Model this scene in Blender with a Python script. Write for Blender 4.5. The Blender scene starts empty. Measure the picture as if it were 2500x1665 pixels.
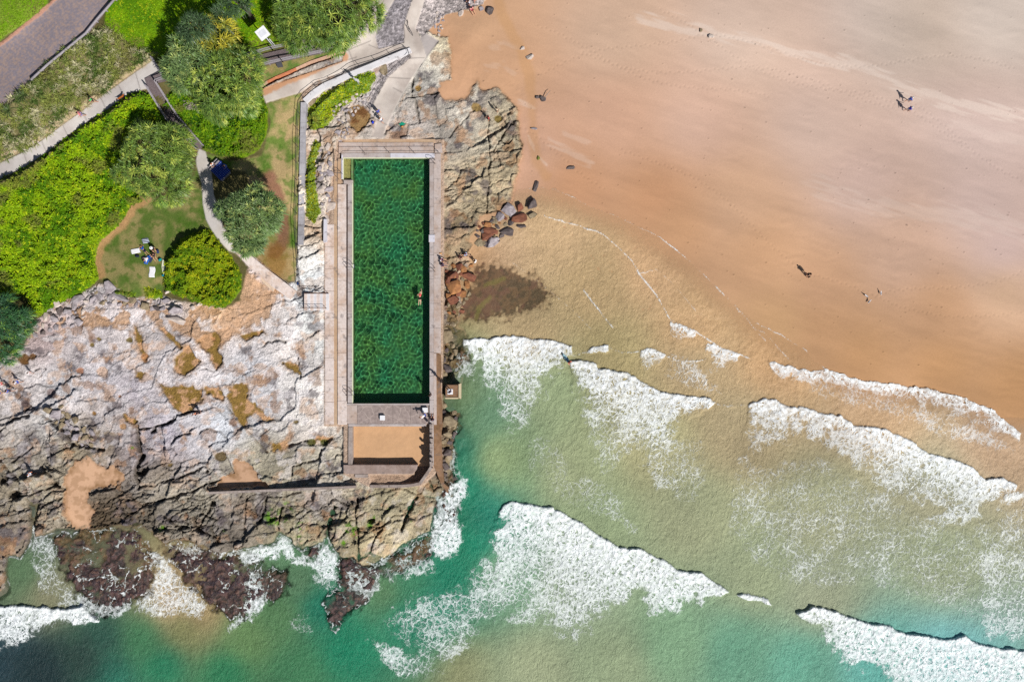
import bpy, bmesh, math, random
import numpy as np
from mathutils import Vector, Matrix

# ------------------------------------------------------------------ camera, sky, sun, exposure
sc = bpy.context.scene
S, H = 0.055, 107.0            # metres per photo pixel at sea level, flying height
cd = bpy.data.cameras.new('camera'); cam = bpy.data.objects.new('camera', cd); sc.collection.objects.link(cam)
cam.location = (0, 0, H); cd.lens = 28.0; cd.sensor_width = 36; cd.clip_start = 1; cd.clip_end = 6000
sc.camera = cam
ELEV = math.radians(42); SX, SY = .67, -.742
SUNV = Vector((SX*math.cos(ELEV), SY*math.cos(ELEV), math.sin(ELEV)))
wd = bpy.data.worlds.new('World'); sc.world = wd; wd.use_nodes = True
wn = wd.node_tree; sky = wn.nodes.new('ShaderNodeTexSky'); sky.sky_type = 'NISHITA'; sky.sun_disc = False
sky.sun_elevation = ELEV; sky.sun_rotation = math.atan2(SX, SY)
wn.links.new(sky.outputs[0], wn.nodes['Background'].inputs[0]); wn.nodes['Background'].inputs[1].default_value = .05
sl = bpy.data.lights.new('sun', 'SUN'); sl.energy = 5.0; sl.angle = math.radians(.5); sl.color = (1, .96, .9)
so = bpy.data.objects.new('sun', sl); sc.collection.objects.link(so)
so.rotation_euler = SUNV.to_track_quat('Z', 'Y').to_euler()
sl.cycles.is_caustics_light = True
sc.view_settings.view_transform = 'Standard'; sc.view_settings.look = 'None'
sc.view_settings.exposure = 0.19; sc.view_settings.gamma = 1
GAIN = .80                     # picture value -> surface albedo under this sun
sc.cycles.use_denoising = False
sc.cycles.max_bounces = 8; sc.cycles.transparent_max_bounces = 12
sc.cycles.sample_clamp_indirect = 4

R = np.random.RandomState(11)
random.seed(7)

def W(u, v, z=0.0):
    k = S*(H-z)/H
    return ((u-1250)*k, (832.5-v)*k, z)
def C(r, g, b, k=1.0):
    o = []
    for c in (r, g, b):
        c /= 255.0
        c = c/12.92 if c <= .04045 else ((c+.055)/1.055)**2.4
        o.append(min(.92, c*GAIN*k))
    return o

# ------------------------------------------------------------------ numeric helpers
def sst(a, b, x):
    t = np.clip((x-a)/(b-a), 0, 1); return t*t*(3-2*t)
TAB = R.rand(512, 512).astype(np.float32)
def vnoise(x, y, seed=0):
    x = x + seed*37.17; y = y + seed*91.7
    xi = np.floor(x).astype(np.int64); yi = np.floor(y).astype(np.int64)
    fx = (x-xi); fy = (y-yi); fx = fx*fx*(3-2*fx); fy = fy*fy*(3-2*fy)
    a = TAB[yi & 511, xi & 511]; b = TAB[yi & 511, (xi+1) & 511]
    c = TAB[(yi+1) & 511, xi & 511]; d = TAB[(yi+1) & 511, (xi+1) & 511]
    return (a+(b-a)*fx)*(1-fy)+(c+(d-c)*fx)*fy
def fbm(x, y, scale, octs=4, seed=0, gain=.5):
    s = 0; a = 1; t = 0
    cr, sr = math.cos(.6), math.sin(.6)
    x = x/scale; y = y/scale
    for k in range(octs):
        s = s+a*vnoise(x, y, seed+k*3); t += a; a *= gain
        x, y = (x*cr-y*sr)*2.03, (x*sr+y*cr)*2.03
    return s/t
def rot(x, y, deg):
    a = math.radians(deg); return x*math.cos(a)+y*math.sin(a), -x*math.sin(a)+y*math.cos(a)
def voro(x, y, seed=0, jit=.9):
    xi = np.floor(x).astype(np.int64); yi = np.floor(y).astype(np.int64)
    f1 = np.full(x.shape, 9.); f2 = f1.copy(); idv = np.zeros(x.shape); dx1 = np.zeros(x.shape); dy1 = dx1.copy()
    for oy in (-1, 0, 1):
        for ox in (-1, 0, 1):
            cx = xi+ox; cy = yi+oy
            rx = TAB[(cy+seed*13) & 511, (cx+seed*7) & 511]; ry = TAB[(cy+seed*29+101) & 511, (cx+seed*17+53) & 511]
            dx = cx+.5+(rx-.5)*jit-x; dy = cy+.5+(ry-.5)*jit-y
            d = np.sqrt(dx*dx+dy*dy)
            n = d < f1
            f2 = np.where(n, f1, np.minimum(f2, d))
            idv = np.where(n, TAB[(cy+seed*5+211) & 511, (cx+seed*11+307) & 511], idv)
            dx1 = np.where(n, dx, dx1); dy1 = np.where(n, dy, dy1)
            f1 = np.where(n, d, f1)
    return f1, f2, idv, dx1, dy1
def segd(x, y, p, q):
    px, py = p; qx, qy = q; ex, ey = qx-px, qy-py; L = ex*ex+ey*ey+1e-9
    t = np.clip(((x-px)*ex+(y-py)*ey)/L, 0, 1)
    return np.hypot(x-px-t*ex, y-py-t*ey)
def sdf(X, Y, P, pad=60):
    """signed distance (inside positive) of arrays to a polygon, evaluated near its box"""
    P = [tuple(map(float, p)) for p in P]
    us = [p[0] for p in P]; vs = [p[1] for p in P]
    out = np.full(X.shape, -float(pad))
    m = (X > min(us)-pad) & (X < max(us)+pad) & (Y > min(vs)-pad) & (Y < max(vs)+pad)
    x = X[m]; y = Y[m]
    if x.size == 0: return out
    d = np.full(x.shape, 1e9); ins = np.zeros(x.shape, bool)
    for i in range(len(P)):
        p = P[i]; q = P[(i+1) % len(P)]
        d = np.minimum(d, segd(x, y, p, q))
        if p[1] != q[1]:
            c = ((p[1] > y) != (q[1] > y)) & (x < (q[0]-p[0])*(y-p[1])/(q[1]-p[1])+p[0]); ins ^= c
    d = np.where(ins, d, -d); out[m] = np.maximum(d, -pad); return out
def pline(X, Y, P, pad=40):
    us = [p[0] for p in P]; vs = [p[1] for p in P]
    out = np.full(X.shape, float(pad))
    m = (X > min(us)-pad) & (X < max(us)+pad) & (Y > min(vs)-pad) & (Y < max(vs)+pad)
    x = X[m]; y = Y[m]; d = np.full(x.shape, float(pad))
    for p, q in zip(P[:-1], P[1:]): d = np.minimum(d, segd(x, y, p, q))
    out[m] = d; return out

CU = np.arange(-480, 3001, 12.0); CV = np.arange(-480, 2200, 12.0)
CUU, CVV = np.meshgrid(CU, CV)
def idw(pts, vals, s=45, p=1.6):
    vals = np.asarray(vals, float); vals = vals.reshape(len(pts), -1)
    num = 0; den = 0
    for (a, b), val in zip(pts, vals):
        w = 1/((CUU-a)**2+(CVV-b)**2+s*s)**p
        num = num+w[..., None]*val; den = den+w
    return num/den[..., None]
def samp(F, X, Y, u0=-480, v0=-480, st=12.0):
    x = np.clip((X-u0)/st, 0, F.shape[1]-1.001); y = np.clip((Y-v0)/st, 0, F.shape[0]-1.001)
    xi = x.astype(int); yi = y.astype(int); fx = x-xi; fy = y-yi
    if F.ndim == 3: fx = fx[..., None]; fy = fy[..., None]
    return (F[yi, xi]*(1-fx)+F[yi, xi+1]*fx)*(1-fy)+(F[yi+1, xi]*(1-fx)+F[yi+1, xi+1]*fx)*fy
def cmap(rows, s=45, p=1.6):
    return idw([(r[0], r[1]) for r in rows], [C(*r[2:5]) for r in rows], s, p)

# ------------------------------------------------------------------ the land: base heights
ZB = [(1250,460,.15),(1900,880,.1),(2450,1000,.1),(1500,540,.15),(1100,60,1.2),(1700,50,1.8),(2450,50,2.6),(1900,400,1.0),
(2400,600,1.0),(1300,250,.7),(1200,150,.9),(1250,350,.4),(1700,650,.3),(2100,800,.35),(1300,700,-.25),(1200,650,-.05),(1700,900,-.3),(2300,1100,-.4),
(1200,1000,-1.2),(1160,850,-.4),(1500,1200,-1.2),(2300,1400,-1.4),(1100,1500,-2.2),(400,1600,-2.5),(2000,1650,-2.5),(1300,1600,-2),(1150,1200,-1.5),(700,1500,-1.8),(1000,1430,-1.5),
(200,900,2.0),(400,950,2.0),(600,850,1.9),(750,900,1.7),(200,1050,1.6),(60,1000,1.8),(60,1150,1.3),(100,1250,.9),(400,1100,1.5),(600,1150,1.1),(700,1110,1.3),(500,1180,1.1),
(700,1250,.9),(900,1250,.9),(1000,1290,.6),(550,1270,.8),(420,1260,.7),(300,1240,.7),(300,1400,-.05),(220,1350,.0),(560,1450,-.1),(640,1420,-.1),(860,1450,-.3),(1000,1340,.0),(100,1400,-.5),
(0,1350,.7),(820,1310,.6),(300,650,3.2),(450,620,3.2),(150,500,4.5),(100,720,3.0),(0,400,5.5),(300,200,6.4),(100,150,7.4),(0,0,8.3),(450,50,6.6),(600,40,5.4),
(620,280,4.4),(640,400,3.9),(520,420,4.1),(540,560,3.6),(600,650,2.8),(700,400,3.5),(700,600,3.0),(690,700,2.0),(800,150,4.0),(850,60,4.3),(700,160,4.5),(940,50,3.4),(880,150,3.2),(1000,100,2.3),
(960,250,1.95),(930,330,1.72),(1020,200,1.6),(840,280,2.3),(770,420,2.2),(770,560,2.0),(720,780,1.9),(560,720,2.4),(400,760,2.3),(200,770,2.4),(60,850,2.3),(100,1640,-2.6),(30,1560,-2.0),(250,1560,-2.2),(100,1420,-.9),(480,1480,-.5),(720,1420,-1.3),(-200,1560,-2.5),(0,1700,-2.6),
(1100,300,1.15),(1170,400,.95),(1120,520,1.0),(1060,700,.9),(1090,600,.8),(1080,900,.4),(1085,1050,.4),(1075,1200,.3)]
ZC = idw([(a, b) for a, b, c in ZB], [c for a, b, c in ZB], 30, 2.0)[..., 0]

def axis(a, b, st, far):
    core = np.arange(a, b+.1, st); g = far**(np.linspace(0, 1, 26))[1:]*1.0
    ext = (g-1)/(g[-1]-1)*18000
    return np.concatenate([(a-ext)[::-1], core, b+ext])
ST = 2.1
ua = axis(-70, 2570, ST, 900.); va = axis(-60, 1725, ST, 900.)
U, V = np.meshgrid(ua, va)
NU, NV = len(ua), len(va)
wob = (fbm(U, V, 9, 3, 5)-.5)
wob2 = (fbm(U, V, 28, 3, 9)-.5)
ROCKP = [(1190,-300),(1190,0),(1160,22),(1118,29),(1086,36),(1046,75),(1075,93),(1096,89),(1102,143),(1102,196),(1077,200),(1073,229),(1086,246),(1136,243),
(1150,215),(1164,195),(1175,215),(1182,218),(1214,214),(1246,243),(1266,264),(1271,321),(1277,354),(1268,411),(1257,446),(1250,489),(1229,511),(1171,529),(1166,557),(1140,590),
(1155,596),(1143,614),(1150,640),(1120,670),(1130,740),(1115,800),(1132,809),(1138,820),(1130,846),(1118,870),(1102,900),(1085,925),(1084,1000),(1100,1010),(1118,1035),(1104,1058),
(1101,1087),(1107,1144),(1095,1170),(1081,1207),(1061,1230),(1055,1262),(1049,1295),(1009,1315),(980,1335),(946,1361),(905,1385),(883,1381),(860,1362),(837,1364),(812,1330),
(797,1304),(788,1321),(734,1344),(715,1325),(708,1310),(679,1301),(673,1324),(582,1341),(534,1352),(490,1330),(448,1315),(402,1324),(372,1300),(344,1284),(300,1284),(244,1292),(180,1296),
(143,1290),(109,1304),(86,1310),(86,1272),(95,1232),(72,1229),(78,1280),(69,1330),(52,1361),(17,1353),(14,1387),(22,1444),(0,1462),(-90,1490),(-400,1520),(-19000,1600),(-19000,-300)]
HILLP = [(-19000,-19000),(905,-19000),(915,0),(905,32),(890,60),(851,96),(846,124),(722,170),(634,214),(650,252),(736,226),(733,260),(728,400),(726,600),(720,690),(700,690),(652,650),
(604,617),(575,617),(605,652),(592,700),(585,735),(545,752),(490,742),(430,735),(395,722),(330,727),(280,702),(240,690),(200,715),(150,735),(90,780),(66,820),(52,850),(0,875),(-400,950),(-19000,1200)]
dR = sdf(U, V, ROCKP, 90)+wob*9+wob2*8
dH = sdf(U, V, HILLP, 90)+wob*6
Z0 = samp(ZC, U, V)
# cells: joints run up to the right (about 22 deg) and down to the right (about 55 deg)
a1, b1 = rot(U+wob2*14, V+wob2*14, -22)
big = voro(a1/150, b1/85, 1, .8)
mid = voro(a1/62+wob*.25, b1/30+wob*.25, 2, .85)
sml = voro(a1/26+wob*.4, b1/11+wob*.4, 3, .9)
def crack(f, w): return 1-sst(0, w, f[1]-f[0])
inrock = sst(-2, 4, dR)
# regional roughness: 0 smooth pale platform .. 1 broken seaward edge
RG = idw([(200,880),(450,900),(650,800),(700,950),(520,1040),(300,1000),(160,1000),(60,1000),(120,1070),(420,1080),(560,1080),(660,1130),(560,1230),(420,1240),(450,1290),(700,1280),(860,1290),(1000,1250),(950,1320),
 (230,1250),(60,1200),(40,1300),(300,1400),(560,1440),(1060,600),(1180,300),(1120,330),(1230,330),(1150,450),(1080,470),(1220,460),(1100,200),(1080,900),(1085,1050),(760,420),(760,600),(720,760),(940,60),(650,750)],
 [.25,.3,.2,.3,.45,.35,.6,.5,.75,.6,.45,.45,.85,.9,1,.75,.8,.7,.65,1,.7,.9,.8,.8,.6,.35,.3,.8,.6,.75,.7,.35,.9,.9,.8,.7,.55,.5,.2], 30, 1.8)[..., 0]
rg = samp(RG, U, V)
rz = (big[2]-.5)*.5*(.4+rg) + (mid[2]-.5)*.36*(.4+rg) + (sml[2]-.5)*.16*rg
rz += (big[3]*.12+big[4]*.2)*(.5+rg)*.8 + (mid[4]*.22)*rg
nl = fbm(U, V, 60, 4, 3); nf = fbm(U, V, 14, 4, 8)
crm = sst(.44, .58, fbm(U, V, 75, 2, 21)); crm2 = sst(.42, .6, fbm(U, V, 50, 2, 33))
ck = np.maximum(crack(big, .035)*(.1+.7*crm), np.maximum(crack(mid, .10)*(rg*1.2-.1).clip(0, 1)*crm2, crack(sml, .16)*(rg-.45).clip(0, 1)*1.6*crm))
ck = ck.clip(0, 1)*(.35+.65*sst(.35, .65, rg))
rz += (nl-.5)*.7*(.4+.6*rg) + (nf-.5)*.25*(.3+rg) - ck*(.10+.42*rg)
# striations: fine parallel ledges
st1, st2 = rot(U+wob2*40, V+wob2*40, -24)
stri = fbm(st1*.16, st2, 7, 3, 31)
rz += (stri-.5)*.32*(rg+.1)*sst(.4, .6, fbm(U, V, 120, 2, 41))
SHELF = [(1075,240),(1136,243),(1170,200),(1246,243),(1271,321),(1268,411),(1240,500),(1170,530),(1080,520),(1068,400),(1070,300)]
dsh = sst(-10, 25, sdf(U, V, SHELF, 60))
q1, q2 = rot(U+wob2*18, V+wob2*22, -20)
led = ((q2/17.0+fbm(U, V, 60, 2, 51)*1.6) % 1.0)
rz += dsh*(sst(0, .85, led)*.22-sst(.88, 1, led)*.30)*(.25+.75*sst(1100, 1230, U+(V-300)*.3))*sst(.3, .5, fbm(U, V, 55, 2, 61))

LEDGES = [  # polylines of deep joints: width px, depth m
([(336,1050),(373,1044),(400,1036),(430,1027),(436,1015),(460,1010),(482,1003)],3,.8),([(336,1042),(338,1065),(340,1087),(344,1116),(336,1130),(334,1144),(337,1170),(341,1192)],6,1.0),
([(341,1192),(385,1181),(430,1170),(502,1141)],2,.5),([(347,1230),(385,1224),(425,1213),(505,1182),(545,1170)],2.5,.6),([(100,1012),(130,1034),(161,1058),(172,1081)],3.5,.6),
([(0,1052),(17,1032),(40,1020),(66,1012)],4,.7),([(0,1236),(40,1216),(72,1205),(110,1198),(143,1187)],2.5,.5),([(172,1081),(195,1090),(218,1093),(252,1098)],5,.7),([(100,1140),(125,1162)],4,.6),
([(551,992),(575,1018),(600,1047),(650,1104)],1.6,.35),([(662,1100),(685,1092),(708,1087),(750,1078)],3,.6),([(630,854),(645,843),(656,837),(665,838),(673,830),(696,834)],2.4,.5),
([(711,1181),(711,1160),(713,1141),(745,1131),(780,1121),(785,1100)],2,.45),([(728,872),(730,900),(734,926)],1.8,.5),([(1096,336),(1120,305),(1154,268)],1.8,.4),
([(1198,375),(1222,340),(1246,314),(1268,279)],2,.45),([(1187,521),(1192,460),(1195,393),(1191,330),(1191,286)],1.5,.4),([(1000,240),(1030,236),(1064,225)],3,.6),([(1014,243),(1018,270),(1023,300)],2,.45),
([(1007,190),(1004,215),(1007,238)],2.5,.5),([(1175,268),(1185,275),(1193,290)],2,.5),([(808,1270),(806,1290),(797,1302)],5,.7),([(871,1215),(868,1258),(872,1310),(874,1376)],2.6,.6),
([(1018,1215),(1008,1235),(998,1249),(990,1270),(980,1292)],3.6,.7),([(930,1290),(915,1320),(900,1345)],2.5,.6),([(687,1240),(686,1268),(680,1290)],3,.6),([(650,1215),(640,1260),(628,1290)],2,.5),
([(600,1215),(598,1260),(595,1290)],1.8,.5),([(244,1292),(287,1287),(344,1281)],4,.7),([(0,1125),(20,1150),(60,1190),(70,1240)],3,.6),([(30,1130),(75,1090),(60,1060)],1.6,.4),
([(860,1290),(900,1300),(960,1262),(1010,1250)],1.6,.4),([(520,1225),(500,1260),(480,1290)],4,.7),([(470,1262),(480,1290),(500,1300),(520,1310)],4,.7),([(400,1260),(440,1290),(470,1320)],2,.5),
([(150,1215),(100,1235),(90,1260)],2.5,.5),([(1210,1125),(1060,1250)],1.2,.0),([(1040,1160),(1060,1200),(1082,1175)],2,.4),([(500,900),(520,905),(536,890)],2,.5),([(85,905),(100,893),(112,902)],1.6,.35),
([(165,925),(180,917),(195,923)],1.6,.35),([(60,1002),(75,988)],2,.4),([(420,1075),(440,1062),(470,1058)],2.2,.4),([(490,1060),(505,1045),(540,1056),(552,1070)],2.2,.4),([(840,1110),(870,1095),(905,1110)],2,.3)]
lc = np.zeros(U.shape)
for P, w, dp in LEDGES:
    if dp == 0: continue
    d = pline(U+wob2*12+wob*4, V+wob2*10+wob*4, P, 30)+wob*4+(nf-.5)*w*2
    m = 1-sst(w*.3, w*1.05+.8, d); rz -= m*dp; lc = np.maximum(lc, m*min(1, dp+.2))
HOLES = [(8,1173,13),(37,1210,15),(135,1182,12),(182,1085,9),(375,1050,8),(352,1150,13),(812,1250,9),(818,1240,6),(905,1270,7),(1085,1050,11),(1000,1240,6),(125,1148,7),(350,1112,8),(505,1150,5)]
for (a, b, r) in HOLES:
    d = np.hypot((U-a)*.8, V-b)+wob*14; m = 1-sst(r*.5, r, d); rz -= m*.9; lc = np.maximum(lc, m)
rz = rz*(.62+.38*sst(.3, .6, rg))
Z = Z0.copy()
cliff = sst(-4, 9, dR)
seaward = sst(600, 850, V)*1.0
Z = Z0*(1-0) + 0
Z += inrock*(rz*np.clip(.35+cliff, 0, 1))
Z = np.where(dR > -6, np.maximum(Z, -1.2), Z)
Z += inrock*sst(0, 14, dR)*.12
Z -= (1-inrock)*.12*sst(-60, -5, -np.abs(dR)); Z -= (1-inrock)*.6*sst(1190, 1260, V+(U-1000).clip(0, 200)*.0)*sst(1400, 1200, U)
isand = (1-inrock)
# sand beach micro relief
Z += isand*(fbm(U, V*1.6, 120, 3, 71)-.5)*.10

# ------------------------------------------------------------------ the land: colours
ROCKC = cmap([(100,820,168,150,150),(200,860,190,180,182),(330,860,196,186,186),(250,920,178,172,178),(150,950,190,186,190),(60,960,180,172,172),(380,900,192,184,186),(450,880,196,188,190),(600,760,205,190,185),
(650,830,198,190,190),(620,900,196,194,200),(700,850,215,206,204),(730,950,216,210,208),(640,980,186,184,190),(540,1050,188,190,198),(450,1010,178,174,180),(400,1060,165,158,170),(330,950,172,164,172),(300,1030,140,126,122),
(250,1000,160,150,148),(120,1040,176,172,172),(160,1090,140,128,108),(60,1080,158,150,146),(60,1150,140,130,112),(30,1220,140,126,104),(130,1230,160,146,122),(60,1300,128,112,95),(250,1060,122,108,90),(350,1100,140,130,134),
(420,1110,160,150,155),(480,1080,170,166,172),(400,1150,138,125,112),(400,1200,150,138,120),(480,1230,140,130,112),(560,1140,150,142,130),(640,1120,156,148,132),(700,1150,158,148,128),(760,1050,200,190,184),(740,1010,205,198,195),
(790,1120,160,152,138),(640,1170,150,142,120),(600,1240,128,112,98),(560,1290,120,108,96),(680,1270,140,128,96),(780,1230,142,130,122),(760,1290,165,152,115),(860,1290,160,145,105),(920,1320,185,165,120),(1000,1280,178,160,120),
(950,1240,150,138,105),(1020,1210,165,152,118),(1060,1160,120,105,85),(1085,1060,105,88,65),(1090,900,110,95,72),(1095,850,100,85,62),(1085,780,110,92,66),(300,1260,95,78,58),(240,1280,100,80,55),(360,1260,120,108,92),
(1085,640,150,130,105),(1100,560,140,122,98),(1090,480,165,150,130),(1150,430,170,155,132),(1150,500,165,150,125),(1220,450,165,150,125),(1190,350,175,165,148),(1120,290,178,170,160),(1100,330,150,142,135),(1240,300,150,138,118),
(1250,380,155,142,120),(1060,260,150,142,135),(1070,160,208,200,188),(1090,110,205,192,165),(1040,200,170,165,160),(1020,300,175,165,160),(760,300,175,160,150),(770,400,190,175,160),(790,480,215,205,195),(760,560,190,170,150),(740,640,205,202,200),
(760,700,200,205,210),(770,800,205,205,205),(650,680,205,190,190),(940,60,150,145,145),(1060,30,205,195,190),(970,90,130,125,128),(880,230,165,158,160),(820,290,175,165,155),(560,740,200,160,120),(1000,-50,180,170,168)], 26, 1.9)
SANDC = cmap([(1150,60,196,154,114),(1100,120,200,152,110),(1500,80,212,176,142),(1800,80,216,186,158),(2200,50,222,202,182),(2450,30,226,210,194),(1500,300,213,167,132),(1300,350,208,162,128),(1250,400,212,165,130),(1400,450,206,152,108),
(1700,300,216,176,146),(2000,300,215,183,157),(2400,300,209,182,162),(1600,480,206,152,107),(1800,500,209,166,127),(2100,450,208,176,153),(2400,500,206,177,157),(1850,620,209,161,116),(1650,560,206,156,110),(2000,700,208,161,119),
(2200,620,208,169,137),(2450,620,206,177,160),(2000,800,201,153,106),(2300,750,203,156,112),(2450,700,206,167,127),(2300,900,196,147,97),(2480,950,195,146,96),(2100,880,200,151,101),(1900,800,203,159,109),(1220,200,205,158,116),
(1300,600,190,155,105),(1500,700,188,152,104),(1500,1000,150,140,95),(2300,1200,160,140,100),(1200,1100,60,110,80),(100,1400,104,108,80),(60,1300,100,92,66),(300,1520,70,100,70),(600,1560,80,100,70),(900,1480,50,90,66),(1080,1250,50,80,62),(450,1450,190,155,115),(385,1330,120,100,70),(700,1400,84,100,70),(100,1600,50,60,50)], 60, 1.7)
rc = samp(ROCKC, U, V)*1.28*np.array([.985, 1, .985])*(1-.12*sst(1180, 1260, V))[..., None]
rc = rc+(rc.mean(-1, keepdims=True)-rc)*.30*sst(1100, 1230, V)[..., None]
# tonal life of the rock: blotches, white salt patches, dark lichen, slab to slab differences
bl = fbm(U, V, 45, 4, 101); bl2 = fbm(U, V, 12, 3, 111); bl3 = fbm(U, V, 90, 3, 121)
tone = 1+(big[2]-.5)*.22+(mid[2]-.5)*.22*rg+(bl-.5)*.65+(bl2-.5)*.42+(stri-.5)*.25*rg
rc = rc*np.clip(tone, .35, 1.7)[..., None]
def mixc(base, col, m): return base*(1-m[..., None])+np.asarray(col)*m[..., None]
dark = sst(.60, .68, fbm(U, V, 34, 5, 131))*.7*sst(.3, .55, bl3+.1)
rc = mixc(rc, C(92,84,90), dark)
rc = mixc(rc, C(150,108,70), sst(.62, .70, fbm(U, V, 32, 4, 141))*.55)
rc = mixc(rc, C(206,168,136), sst(.60, .66, fbm(U+wob2*30, V, 26, 5, 145))*.6*(1-rg*.7))
rc = mixc(rc, C(232,226,228), sst(.54, .64, fbm(U, V, 20, 5, 151))*.7*(1-rg).clip(0, 1)*sst(600, 720, V))
rc = mixc(rc, C(70,60,46), np.clip(ck*.6*(.3+rg)+lc*.8, 0, .85))
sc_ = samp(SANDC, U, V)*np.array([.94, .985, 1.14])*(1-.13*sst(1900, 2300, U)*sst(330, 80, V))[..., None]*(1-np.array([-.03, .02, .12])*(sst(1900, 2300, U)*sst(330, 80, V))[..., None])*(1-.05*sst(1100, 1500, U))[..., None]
b1_, b2_ = rot(U, V, 18)
sc_ = sc_*(1+(fbm(b1_*.12, b2_, 40, 3, 161)-.5)*.22+(fbm(b1_*.22, b2_, 9, 3, 171)-.5)*.10+(fbm(U, V, 170, 3, 175)-.5)*.18)[..., None]
for P, w, a in (([(1560,50),(1650,62),(1750,85),(1830,95),(1880,112),(1960,135),(2090,158),(2170,192),(2220,220),(2320,250),(2420,270),(2600,310)],17,.42),
                ([(1200,120),(1230,105),(1260,118)],10,.12),([(2330,300),(2420,330),(2520,350)],14,.15),([(1340,340),(1380,365),(1440,400)],10,.2),([(1380,330),(1430,345)],9,.15),([(1190,165),(1230,150),(1250,180)],9,.12),
                ([(1270,245),(1300,262)],9,.3),([(2000,460),(2150,500),(2300,525),(2500,560)],26,.16),([(1290,330),(1305,370),(1335,405)],3,.3)):
    d = pline(U, V, P, 80)+(fbm(b1_*.12, b2_, 7, 3, 181)-.5)*w*3.4
    sc_ = mixc(sc_, C(228,212,200), (1-sst(0, w, d))*a)
d = pline(U, V, [(1205,-40),(1222,30),(1245,75),(1272,120),(1290,180),(1300,250),(1302,330),(1308,390),(1335,430)], 60)+wob2*12
sc_ = mixc(sc_, C(190,142,88), (1-sst(4, 19, d))*.34)
# footprint trails and small debris
ft = np.zeros(U.shape); RF = np.random.RandomState(5)
for (ua0, va0, ua1, va1) in ((2190,262,1400,150),(2205,240,2560,420),(1968,668,1500,360),(1968,668,2560,760),(1300,60,1900,240),(1737,85,2500,150),(1725,80,1330,220),(2120,724,2560,600),(1600,20,2400,330),(1250,300,1500,420)):
    L_ = math.hypot(ua1-ua0, va1-va0); n_ = int(L_/11); px_, py_ = ua0, va0; ang = math.atan2(va1-va0, ua1-ua0)
    for k_ in range(n_):
        t_ = (k_+.5)/n_; a_ = ang+.25*math.sin(k_*.11); px_ += 11*math.cos(a_)+RF.uniform(-1, 1); py_ += 11*math.sin(a_)+RF.uniform(-.6, .6); s_ = 1.8*(1 if k_ % 2 else -1)
        fu, fv = px_-s_*math.sin(a_), py_+s_*math.cos(a_); j0 = np.searchsorted(va, fv); i0 = np.searchsorted(ua, fu)
        if 2 < i0 < NU-3 and 2 < j0 < NV-3: sl_ = (slice(j0-2, j0+3), slice(i0-2, i0+3)); ft[sl_] = np.maximum(ft[sl_], np.exp(-((U[sl_]-fu)**2+(V[sl_]-fv)**2)/3.0))
Z -= isand*ft*.05; sc_ = sc_*(1-.10*ft[..., None])
for k_ in range(240):
    fu, fv = RF.uniform(1150, 2520), RF.uniform(0, 900); j0 = np.searchsorted(va, fv); i0 = np.searchsorted(ua, fu); w_ = RF.choice((1, 1, 1, 2)); sc_[j0:j0+1, i0:i0+w_] *= RF.uniform(.45, .8); Z[j0:j0+1, i0:i0+w_] += isand[j0, i0]*.05
# faint ripples left by the tide
rp = np.sin((b2_+12*fbm(U, V, 60, 2, 191)*5)/4.2)
Z += isand*rp*.008*sst(.5, .7, fbm(U, V, 110, 2, 195))
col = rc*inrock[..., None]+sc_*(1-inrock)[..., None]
col = mixc(col, C(150,110,70), (1-sst(0, 10, np.abs(dR-2)))*.35*sst(1040, 1100, U)*(1-sst(560, 640, V)))
cls = np.where(dR > 0, 1, 0).astype(np.int8)          # 0 sand, 1 rock

def blob(P, wj=5): return sdf(U, V, P, 40)+wob*wj*3.6+wob2*wj*2.6+(nf-.5)*wj*2.5
# sand lying in the hollows of the rock
SANDP = [[(152,1170),(184,1124),(215,1119),(238,1130),(258,1150),(275,1136),(298,1153),(304,1170),(287,1182),(250,1199),(218,1202),(212,1225),(230,1246),(222,1270),(218,1287),(172,1292),(160,1270),(153,1215)],
 [(573,1118),(605,1124),(625,1156),(650,1186),(520,1196),(545,1165),(575,1150)]]
for P in SANDP:
    d = blob(P, 4); m = sst(-2, 3, d); col = mixc(col, C(200,162,132), m); col = mixc(col, C(150,116,84), m*(sst(16, 0, d+wob2*20)*.6+.45*sst(.55, .65, fbm(U, V, 12, 4, 231))));  Z = Z*(1-m)+(Z0-.15+(nl-.5)*.1)*m; cls = np.where(d > 0, 0, cls)
SEEP = [(215,735),(300,722),(400,742),(470,750),(540,745),(575,700),(600,655),(660,700),(705,690),(690,740),(650,790),(560,830),(500,860),(470,830),(400,800),(350,775),(300,800),(240,800),(170,810),(130,790)]
d = blob(SEEP, 5); m = sst(-6, 8, d)*sst(.47, .53, fbm(U, V, 34, 4, 201)+.06*sst(520, 600, U))
col = mixc(col, C(186,146,108), m*.8); Z = Z-(m*.12); 
d = blob([(540,700),(600,660),(665,705),(680,730),(640,760),(560,830),(520,800),(545,752)], 4); m = sst(-4, 6, d)*sst(.36, .46, fbm(U, V, 40, 4, 211)); col = mixc(col, C(206,168,136), m*.85); Z -= m*.08
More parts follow.
